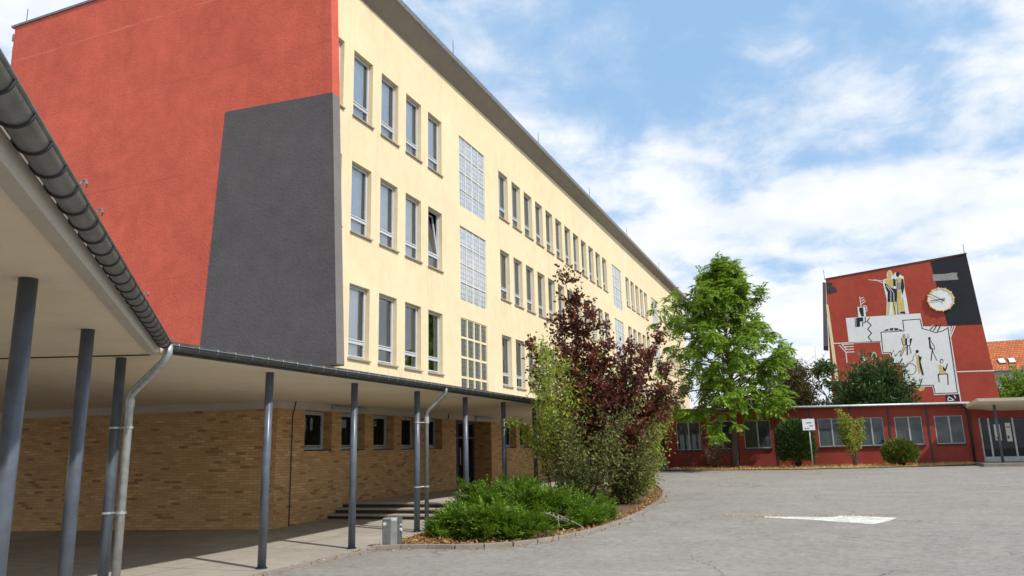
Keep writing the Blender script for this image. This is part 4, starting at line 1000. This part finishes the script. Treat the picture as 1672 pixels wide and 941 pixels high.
LM['plum'] = leaf_mat('purple_leaf', [(.2,(.035,.012,.011)), (.5,(.095,.026,.019)), (.75,(.21,.055,.030)), (.92,(.28,.14,.045))], .3, .4, 1.3)
LM['lime'] = leaf_mat('lime_leaf', [(.2,(.10,.17,.016)), (.5,(.21,.29,.028)), (.75,(.34,.40,.05)), (.92,(.50,.45,.10))], .4, .5, 1.2)
LM['olive'] = leaf_mat('olive_leaf', [(.2,(.05,.07,.016)), (.5,(.10,.13,.028)), (.75,(.19,.21,.045)), (.92,(.30,.17,.06))], .3, .55, 1.5)
LM['juniper'] = leaf_mat('juniper_needle', [(.2,(.03,.07,.006)), (.48,(.075,.155,.010)), (.7,(.16,.28,.016)), (.92,(.30,.42,.035))], .3, .5, 2.2)
LM['yew'] = leaf_mat('yew_needle', [(.2,(.014,.038,.010)), (.5,(.032,.075,.016)), (.75,(.07,.13,.024)), (.92,(.15,.14,.04))], .15, .5, .9)
LM['hedge'] = leaf_mat('box_leaf', [(.2,(.035,.07,.010)), (.5,(.085,.135,.016)), (.75,(.17,.21,.028)), (.92,(.28,.26,.05))], .2, .5, 2.)
LM['bushgreen'] = leaf_mat('bright_leaf', [(.2,(.05,.12,.012)), (.5,(.11,.21,.02)), (.75,(.19,.30,.035)), (.92,(.30,.36,.06))], .35, .5, .5)
LM['brown'] = leaf_mat('brown_leaf', [(.2,(.035,.035,.013)), (.5,(.075,.06,.022)), (.75,(.13,.09,.035)), (.92,(.09,.13,.03))], .25, .6, .35)
LM['dry'] = leaf_mat('dry_leaf', [(.2,(.16,.085,.035)), (.5,(.34,.19,.075)), (.8,(.5,.31,.13)), (.95,(.62,.45,.24))], .2, .7, 3.)

# --- purple plum with several leaders
def plum(base, leaders):
    t = thing('purple_plum', base, 'dark purple leaved plum tree rising from the middle of the planting bed', 'tree')
    m = MB(); P, D, K = [], [], []
    b = np.array(base)
    tr_pts = [b-[0,0,.1], b+[.02,0,.5], b+[-.05,.05,1.1], b+[0,0,1.6]]
    m.tube(tr_pts, [.13,.11,.10,.09], 8, False); m.build('trunk', M['bark_dark'], t, smooth=True)
    m = MB()
    for (tx, ty, tz_, th, dens, sprd) in leaders:
        a = b+[0,0,rng.uniform(.7,1.6)]; e = np.array([tx,ty,tz_]); n = 9
        mid = (a+e)/2 + np.array([(tx-b[0])*.18, (ty-b[1])*.18, -.25])
        pts = [(1-s)**2*a+2*s*(1-s)*mid+s*s*e+rng.normal(size=3)*.04 for s in np.linspace(0,1,n+1)]
        m.tube(pts, list(np.linspace(th,.007,n+1)), 6, False)
        for q in range(2, n+1):
            tdir = unit(pts[q]-pts[q-1])
            for r_ in range(dens):
                dd = unit(tdir*.8+rng.normal(size=3)*.65+[0,0,.25]); L2 = sprd*rng.uniform(.35,1.)*(1.25-.75*q/n)
                p2 = arc(pts[q], dd, L2, 5, -.05, .12); m.tube(p2, [.014,.012,.009,.007,.005,.003], 4, False)
                for j in range(1,6):
                    P.append(p2[j]); D.append(unit(p2[j]-p2[j-1]))
                    if j in (2,4):
                        d3 = unit(dd+rng.normal(size=3)*.6); p3 = arc(p2[j], d3, .28, 3, 0, .1); m.tube(p3, [.005,.004,.003,.002], 3, False)
                        for w_ in p3[1:]: P.append(w_); D.append(d3)
            P.append(pts[q]); D.append(tdir)
    m.build('branches', M['bark_dark'], t)
    P = np.array(P); D = np.array(D); n = 18000; idx = rng.integers(0, len(P), n)
    leaves('crown', P[idx]+rng.normal(size=(n,3))*.05, D[idx]*.7+rng.normal(size=(n,3))*.7, rdir(n), rng.uniform(.08,.15,n), rng.uniform(.055,.09,n), LM['plum'], t)
    return t
plum((-6.05, 20.2, gz(20.2)+.03), [(-6.3,20.1,6.25,.06,4,.75),(-6.75,20.4,5.3,.045,4,.8),(-7.55,20.3,4.5,.04,4,.75),(-5.7,20.0,5.15,.045,4,.75),(-5.35,20.4,4.9,.03,3,.55),
      (-4.55,19.9,4.15,.045,3,1.0),(-3.75,20.0,3.35,.04,4,.95),(-4.1,20.3,2.7,.035,3,1.0),(-5.1,19.4,3.0,.035,4,.85),(-6.4,19.6,3.9,.04,4,.85),(-5.0,20.3,3.7,.04,4,.85),(-4.5,19.3,2.0,.03,5,.95),(-4.2,19.6,3.9,.04,3,1.0),(-3.95,20.2,4.3,.035,3,.8),(-5.3,19.2,2.4,.03,5,.95),(-6.1,19.4,3.1,.03,4,.9),(-6.2,20.3,5.6,.04,4,.9),(-5.9,20.8,4.4,.04,4,.8)])
shrub('bushy_shrub', (-6.5, 18.9, gz(18.9)+.03), 'loose yellow green shrub left of the purple plum by the walkway post', 'shrub', LM['lime'], 13, 3.7, .22, (.13,.045), 5200, M['bark'], .95, .5, .42, (.02,0), 3, thick=.018, subl=.5, wdist=.22, group='shrubs mixed in the planting bed')
shrub('bushy_shrub', (-5.2, 21.6, gz(21.6)+.03), 'tall yellow green shrub standing behind the purple plum', 'shrub', LM['lime'], 12, 4.1, .24, (.14,.05), 4600, M['bark'], .95, .45, .4, (-.03,0), 3, thick=.02, subl=.5, wdist=.22, group='shrubs mixed in the planting bed')
shrub('bushy_shrub', (-5.5, 18.0, gz(18.0)+.03), 'twiggy olive shrub in front of the purple plum', 'shrub', LM['olive'], 16, 2.4, .42, (.10,.042), 4800, M['bark_dark'], .85, .4, .3, (.05,0), 4, thick=.016, subl=.45, wdist=.2, group='shrubs mixed in the planting bed')
shrub('bushy_shrub', (-5.0, 20.0, gz(20.0)+.03), 'dense olive green shrub at the right end of the planting bed', 'shrub', LM['olive'], 20, 2.15, .32, (.095,.04), 8000, M['bark_dark'], .8, .5, .1, (.05,0), 4, thick=.016, subl=.42, wdist=.2, group='shrubs mixed in the planting bed')
shrub('bushy_shrub', (-5.15, 22.6, gz(22.6)+.03), 'light green shrub at the far tip of the planting bed', 'shrub', LM['lime'], 16, 2.7, .22, (.10,.04), 7000, M['bark'], .9, .4, .12, (.02,0), 4, thick=.016, subl=.42, wdist=.22, group='shrubs mixed in the planting bed')

# --- spreading junipers in the front of the bed
def juniper(base, mounds, label, nclump):
    t = thing('juniper', base, label, 'shrub', 'junipers in the planting bed')
    P, D, W, Ln, Br = [], [], [], [], []
    m = MB(); b = np.array(base)
    vol = np.array([q[3]*q[4]+q[2]*q[3] for q in mounds]); vol = vol/vol.sum()
    for (cx_, cy_, h, rx, ry), f in zip(mounds, vol):
        for k in range(int(nclump*f)):
            u = rng.uniform(0,2*math.pi); v = math.acos(rng.uniform(-.15,1)); rr = rng.uniform(.55,1.0)
            nrm = np.array([math.cos(u)*math.sin(v), math.sin(u)*math.sin(v), math.cos(v)])
            c = np.array([cx_+nrm[0]*rx*rr, cy_+nrm[1]*ry*rr, gz(cy_)+.1+max(.02, nrm[2]*h*rr)])
            main = unit(np.array([nrm[0], nrm[1], .12+.3*max(0,nrm[2])])+rng.normal(size=3)*.3)
            sd = unit(np.cross(main, [0,0,1])); CL = rng.uniform(.3,.52)
            c0 = c-main*CL*.75
            if k % 4 == 0: m.tube([b+[0,0,.02], (b+c0)/2+[0,0,-.03], c0, c], [.022,.016,.010,.004], 5, False)
            for s_ in range(21):
                a = rng.normal()*.55; q0 = rng.uniform(.25,.95)
                p = c0+main*CL*q0+rng.normal(size=3)*.035
                ax = unit(main*math.cos(a)+sd*math.sin(a)+np.array([0,0,rng.uniform(-.12,.5)])); L = rng.uniform(.12,.24)
                fr_ = arc(p, ax, L, 5, -.25, .05); side = unit(np.cross(ax, [0,0,1])+rng.normal(size=3)*.25)
                for j in range(1,6):
                    w_ = 1.1-.14*j
                    for sg_ in (-1,1):
                        P.append(fr_[j]); D.append(ax*.8+side*sg_*.6+[0,0,.15]+rng.normal(size=3)*.15); W.append(side*-sg_*.5+ax*.4+rng.normal(size=3)*.35); Ln.append(rng.uniform(.055,.1)*w_+.015); Br.append(rng.uniform(.013,.023))
                P.append(fr_[5]); D.append(ax); W.append(side); Ln.append(.06); Br.append(.024)
    m.build('branches', M['bark_dark'], t)
    leaves('foliage', P, D, W, Ln, Br, LM['juniper'], t)
juniper((-6.0,13.3,gz(13.3)+.03), [(-6.45,13.2,.40,.55,.5),(-5.75,13.1,.46,.62,.52),(-5.25,13.4,.34,.45,.45),(-6.75,13.6,.36,.3,.4)], 'low bright green juniper spreading at the front left of the bed', 250)
juniper((-5.9,15.4,gz(15.4)+.03), [(-6.85,15.0,.80,.62,.75),(-6.1,15.3,.84,.8,.85),(-5.3,15.3,.70,.75,.85),(-4.75,15.2,.46,.5,.7),(-6.6,16.4,.82,.7,.7),(-4.7,16.2,.36,.45,.55)], 'larger green juniper mound behind the front one', 400)
# dead branch on the juniper
q = MB()
for k in range(9):
    p0 = np.array([-4.95+.05*k, 14.0, gz(14)+.42-.02*k]); d = unit(np.array([rng.uniform(-.2,1), -.5, rng.uniform(-.4,.5)])); q.tube(arc(p0, d, rng.uniform(.2,.45), 5, .1, .25), [.012,.01,.008,.006,.004,.002], 5, False)
q.tube([(-5.5,14.4,gz(14)+.1),(-5.1,14.1,gz(14)+.4),(-4.6,13.95,gz(14)+.25)], [.02,.017,.01], 6)
tag(q.build('dead_branch', M['twig_grey']), 'bleached dead branch lying over the juniper', 'branch')

# --- mound bushes made of short shoots
def mound(name, base, rx, ry, h, n, leaf, mat, label, z0=.0, spike=.2, cat='bush', up=.6, trunk=False, lumps=.14, group=None):
    t = thing(name, base, label, cat, group); b = np.array(base)
    u = rng.uniform(0,2*math.pi,n); cv = rng.uniform(-.75,1,n); sv = np.sqrt(1-cv**2); rr = rng.uniform(.5,1.0,n)**.6
    nrm = np.stack([np.cos(u)*sv, np.sin(u)*sv, cv], 1)
    lump = 1+lumps*np.sin(4*u+b[0])*np.sin(5*np.arccos(cv)+b[1])+lumps*.6*np.sin(9*u+2)*np.cos(8*cv)
    P = b+[0,0,h*.5+z0] + nrm*np.array([rx,ry,h*.5])*(rr*lump)[:,None]
    D = nrm*[1,1,.6]+[0,0,up]+rng.normal(size=(n,3))*.35
    m = MB()
    for k in range(26):
        j = rng.integers(0,n); m.tube([b-[0,0,.05]+rng.normal(size=3)*[.05,.05,0], b+(P[j]-b)*.5+rng.normal(size=3)*.05, P[j]], [.022 if not trunk else .06,.014,.004], 5, False)
    m.build('stems', M['bark_dark'], t)
    L = rng.uniform(.7,1.3,n)*leaf[0]; L[rng.random(n) < spike] *= 1.9
    leaves('foliage', P, D, rdir(n), L, rng.uniform(.7,1.3,n)*leaf[1], mat, t)
    return t
mound('yew_bush', (-1.3,37.9,gz(37.9)), .78, .7, 2.05, 15000, (.15,.035), LM['yew'], 'tall dark green bush left of the white notice board', .05, .3, lumps=.07)
mound('box_ball', (3.0,37.95,gz(37.95)), .70, .65, 1.15, 15000, (.08,.048), LM['hedge'], 'round clipped yellow green bush below the pavilion windows', .02, .14, lumps=.08)
shrub('young_tree', (1.15,38.0,gz(38)), 'small yellow green shrub tree with bare lower stems between pavilion windows', 'shrub', LM['lime'], 11, 2.3, .17, (.11,.05), 3200, M['bark'], 1., .4, .5, (-.02,0), 3, thick=.03, subl=.24, wdist=.15)
shrub('dry_bush', (-5.0,38.3,gz(38.3)), 'brown half dead bush under the second pavilion window', 'bush', LM['dry'], 14, 1.35, .3, (.06,.03), 900, M['bark'], 1., .3, .2, (0,0), 4, thick=.014, subl=.3)
shrub('bare_bush', (-6.15,38.4,gz(38.4)), 'small bare reddish bush under the leftmost pavilion window', 'bush', LM['dry'], 12, 1.0, .38, (.04,.02), 160, plain('red_twig', (.14,.05,.035), .9), .9, .2, .3, (0,0), 4, thick=.010, subl=.26)
# --- trees behind the pavilion
def big_conifer(name, base, rx, ry, h, label, mat, n, leaf=(.32,.075), fans=330):
    t = thing(name, base, label, 'tree'); b = np.array(base); m = MB(); P, D, W = [], [], []
    m.tube([b-[0,0,.3], b+[0,0,h*.3], b+[.1,0,h*.7]], [.22,.15,.06], 8); m.build('trunk', M['bark_dark'], t)
    m = MB(); per = n//(fans*6)
    for k in range(fans):
        u = rng.uniform(0,2*math.pi); cv = rng.uniform(-.55,1); sv = math.sqrt(1-cv*cv)
        tip = b+[0,0,h*.45]+np.array([math.cos(u)*sv*rx, math.sin(u)*sv*ry, cv*h*.55])*rng.uniform(.62,1.1)
        st_ = b+[0,0,h*rng.uniform(.15,.5)]; pts = [st_+(tip-st_)*s+np.array([0,0,math.sin(s*3.14)*.25]) for s in np.linspace(0,1,5)]
        m.tube(pts, [.035,.03,.022,.014,.006], 4, False)
        ax = unit(tip-st_)
        for q in np.linspace(.45,1,6):
            c = st_+(tip-st_)*q+np.array([0,0,math.sin(q*3.14)*.25])
            for _ in range(per): P.append(c+rng.normal(size=3)*.16); D.append(ax*.8+rng.normal(size=3)*.55+[0,0,.1]); W.append(rng.normal(size=3))
    m.build('limbs', M['bark_dark'], t); n = len(P)
    leaves('crown', P, D, W, rng.uniform(.7,1.3,n)*leaf[0], rng.uniform(.7,1.3,n)*leaf[1], mat, t)
big_conifer('yew_tree', (3.15,52,.7), 2.55, 2.3, 6.0, 'broad dark green yew tree rising behind the pavilion roof before the mural', LM['yew'], 24000)
big_conifer('brown_tree', (-1.7,54,.7), 1.7, 1.7, 6.6, 'brownish green tree behind the pavilion right of the feathery tree', LM['brown'], 15000, (.22,.09), 260)
big_conifer('round_bush', (14.6,70,.7), 2.3, 2.0, 6.2, 'bright green bushy tree in front of the tiled house', LM['bushgreen'], 15000, (.30,.12), 240)
def airy_tree(name, base, H, label, mat, nleaf, spread=.75, leaf=(.2,.1)):
    t = thing(name, base, label, 'tree'); b = np.array(base); m = MB(); P = []
    def rec(p, d, L, r, lev):
        pts = arc(p, d, L, 4, -.05, .13); m.tube(pts, list(np.linspace(r, r*.6, 5)), 5, False)
        if lev == 0: P.extend(pts[1:]); return
        for k in range(3):
            rec(pts[-1 if k else 3], unit(d+rng.normal(size=3)*spread), L*rng.uniform(.62,.85), r*.55, lev-1)
    tr = MB(); tr.tube([b-[0,0,.2], b+[0,0,H*.35]], [.14,.10], 8); tr.build('trunk', M['twig_grey' if not nleaf else 'bark_dark'], t)
    rec(b+np.array([0,0,H*.34]), np.array([.05,0,1.]), H*.24, .08, 4)
    m.build('branches', M['twig_grey' if not nleaf else 'bark_dark'], t)
    if nleaf:
        P = np.array(P); i = rng.integers(0,len(P),nleaf)
        leaves('crown', P[i]+rng.normal(size=(nleaf,3))*.15, rng.normal(size=(nleaf,3)), rdir(nleaf), rng.uniform(.7,1.3,nleaf)*leaf[0], rng.uniform(.7,1.3,nleaf)*leaf[1], mat, t)
airy_tree('bare_tree', (-1.55,60,.7), 8.2, 'leafless pale tree standing against the sky behind the pavilion', None, 0)
airy_tree('airy_tree', (.15,57,.7), 7.2, 'thin leaved green tree just left of the mural wall', LM['yew'], 2600, .7, (.26,.12))

# --- litter and dry grass, too many to count
def scatter(name, n, fn, leaf, mat, label, flat=.25):
    P = np.array([fn() for _ in range(n)]); D = np.stack([rng.normal(size=n), rng.normal(size=n), rng.normal(size=n)*flat], 1)
    W = np.stack([rng.normal(size=n), rng.normal(size=n), rng.normal(size=n)*flat], 1)
    o = leaves(name, P, D, W, rng.uniform(.6,1.4,n)*leaf[0], rng.uniform(.6,1.4,n)*leaf[1], mat); tag(o, label, None, None, 'stuff')
def chips():
    t = rng.uniform(0,1); x = -7.36+1.0*rng.uniform(0,1)**.9; y = 12.15+1.3*rng.uniform(0,1); return (x, y, gz(y)+.045+rng.uniform(0,.05))
scatter('wood_chips', 1500, chips, (.075,.045), LM['dry'], 'heap of dry leaves and wood chips at the tip of the bed', .5)
def bedlit():
    i = rng.integers(0,len(BED)-2); a, b = np.array(BED[i]), np.array(BED[i+1]); p = a+(b-a)*rng.random(); c = np.array([-5.9,17.]); p = p+(c-p)*rng.uniform(.01,.16); return (p[0], p[1], gz(p[1])+.045+rng.uniform(0,.03))
scatter('fallen_leaves', 2600, bedlit, (.07,.035), LM['dry'], 'dry fallen leaves along the rim of the planting bed', .5)
def rimlit():
    i = rng.integers(0,12); a, b = np.array(BED[i]), np.array(BED[i+1]); p = a+(b-a)*rng.random(); c = np.array([-5.9,17.]); p = p-(c-p)/np.linalg.norm(c-p)*abs(rng.normal())*.16; return (p[0], p[1], gz(p[1])+.012)
scatter('kerb_leaves', 260, rimlit, (.06,.035), LM['dry'], 'dry leaves blown against the kerb of the bed', .2)
def drift():
    x = -7.45+rng.normal()*.12; y = rng.uniform(7.5,13.5); return (x+.1, y, gz(y)+.05)
scatter('leaf_drift', 160, drift, (.05,.03), LM['dry'], 'dry leaves along the paving edge', .2)
def grass():
    x = rng.uniform(-7.4,5.9); yf = np.interp(x, [s[0] for s in STRIP[:6]], [s[1] for s in STRIP[:6]]); y = yf+rng.uniform(0,1)**1.3*(39.3-yf); return (x, y, gz(y)+.03)
n = 9000; P = np.array([grass() for _ in range(n)]); D = np.stack([rng.normal(size=n)*.8, rng.normal(size=n)*.8, np.abs(rng.normal(size=n))*.5+.12], 1)
LM['straw'] = leaf_mat('straw', [(.2,(.36,.22,.09)), (.5,(.55,.36,.15)), (.75,(.66,.47,.22)), (.95,(.36,.34,.11))], .2, .7, .8)
tag(leaves('dry_grass', P, D, rdir(n), rng.uniform(.06,.16,n), .018, LM['straw']), 'dry straw coloured grass on the verge before the pavilion', None, None, 'stuff')
n = 340; P = []
for _ in range(n):
    s = rng.random(); P.append((-2.25+1.3*s+rng.normal()*.08, 17.5+rng.normal()*.09, gz(17.5)+.003) if rng.random() < .75 else (-.4+1.2*s, 17.62+rng.normal()*.1, gz(17.6)+.003))
tag(leaves('weeds', P, np.stack([rng.normal(size=n), rng.normal(size=n)*.6, np.abs(rng.normal(size=n))*.35+.05], 1), rdir(n), rng.uniform(.04,.09,n), .012, LM['straw']), 'thin dry weeds growing at the edge of the white paint patch', None, None, 'stuff')

# ------------------------------------------------------------------ sky, sun, camera
S = Vector((2.7, -1.0, 3.0)).normalized()
world = bpy.data.worlds.new('World'); scene.world = world; world.use_nodes = True
nt = world.node_tree; nt.nodes.clear()
out = nt.nodes.new('ShaderNodeOutputWorld'); bg = nt.nodes.new('ShaderNodeBackground'); bg.inputs['Strength'].default_value = .138
nt.links.new(bg.outputs[0], out.inputs[0])
sky = nt.nodes.new('ShaderNodeTexSky'); sky.sky_type = 'NISHITA'; sky.sun_disc = False
sky.sun_elevation = math.asin(S.z); sky.sun_rotation = math.atan2(S.x, S.y); sky.air_density = 1.0; sky.dust_density = .6; sky.ozone_density = 1.6
tc = nt.nodes.new('ShaderNodeTexCoord').outputs['Generated']
sx = nt.nodes.new('ShaderNodeSeparateXYZ'); nt.links.new(tc, sx.inputs[0])
den = math_(nt, 'ADD', math_(nt, 'MAXIMUM', sx.outputs[2], 0.), .22)
cv = nt.nodes.new('ShaderNodeCombineXYZ')
nt.links.new(math_(nt, 'DIVIDE', sx.outputs[0], den), cv.inputs[0]); nt.links.new(math_(nt, 'DIVIDE', sx.outputs[1], den), cv.inputs[1])
mp = nt.nodes.new('ShaderNodeMapping'); mp.inputs['Location'].default_value = (31, 4.4, 0); mp.inputs['Scale'].default_value = (1., .9, 1); nt.links.new(cv.outputs[0], mp.inputs[0])
n1 = noise(nt, mp.outputs[0], 1.9, 3, .5, .2); n2 = noise(nt, mp.outputs[0], 6.5, 9, .62, .25)
cl = math_(nt, 'ADD', math_(nt, 'MULTIPLY', n1, .70), math_(nt, 'MULTIPLY', n2, .32))
hz_ = math_(nt, 'MULTIPLY', math_(nt, 'SUBTRACT', 1., math_(nt, 'MINIMUM', math_(nt, 'MULTIPLY', math_(nt, 'MAXIMUM', sx.outputs[2], 0.), 2.6), 1.)), .17)
cl = math_(nt, 'ADD', cl, hz_)
mask = ramp(nt, cl, [(.43, .04), (.48, .2), (.52, .52), (.565, .86), (.62, .98)])
shade = ramp(nt, noise(nt, mp.outputs[0], 2.6, 6, .6), [(.36, (5.1,5.5,6.1)), (.6, (6.4,6.5,6.65))])
c = mix(nt, mask, mix(nt, .75, sky.outputs[0], (2.15,3.75,5.8)), shade)
nt.links.new(c, bg.inputs[0])
sun = bpy.data.lights.new('sun', 'SUN'); sun.energy = 3.7; sun.angle = R(1.2); sun.color = (1,.955,.88)
so_ = bpy.data.objects.new('sun', sun); col.objects.link(so_); so_.rotation_euler = S.to_track_quat('Z', 'Y').to_euler(); so_.location = (30,-20,40)
cam = bpy.data.cameras.new('camera'); cam.sensor_width = 36; cam.lens = 1230/1672*36; cam.clip_end = 2000; cam.clip_start = .05
co = bpy.data.objects.new('camera', cam); col.objects.link(co); scene.camera = co
co.matrix_world = Matrix(((0.925669,0.103472,0.363910,0.000000),(0.377470,-0.187629,-0.906814,0.000000),(-0.025550,0.976775,-0.212740,1.600000),(0.000000,0.000000,0.000000,1.000000)))
scene.render.engine = 'CYCLES'
scene.cycles.use_denoising = True
scene.cycles.max_bounces = 7; scene.cycles.diffuse_bounces = 4; scene.cycles.transparent_max_bounces = 8
scene.view_settings.view_transform = 'Standard'; scene.view_settings.look = 'None'; scene.view_settings.exposure = .25; scene.view_settings.gamma = 1
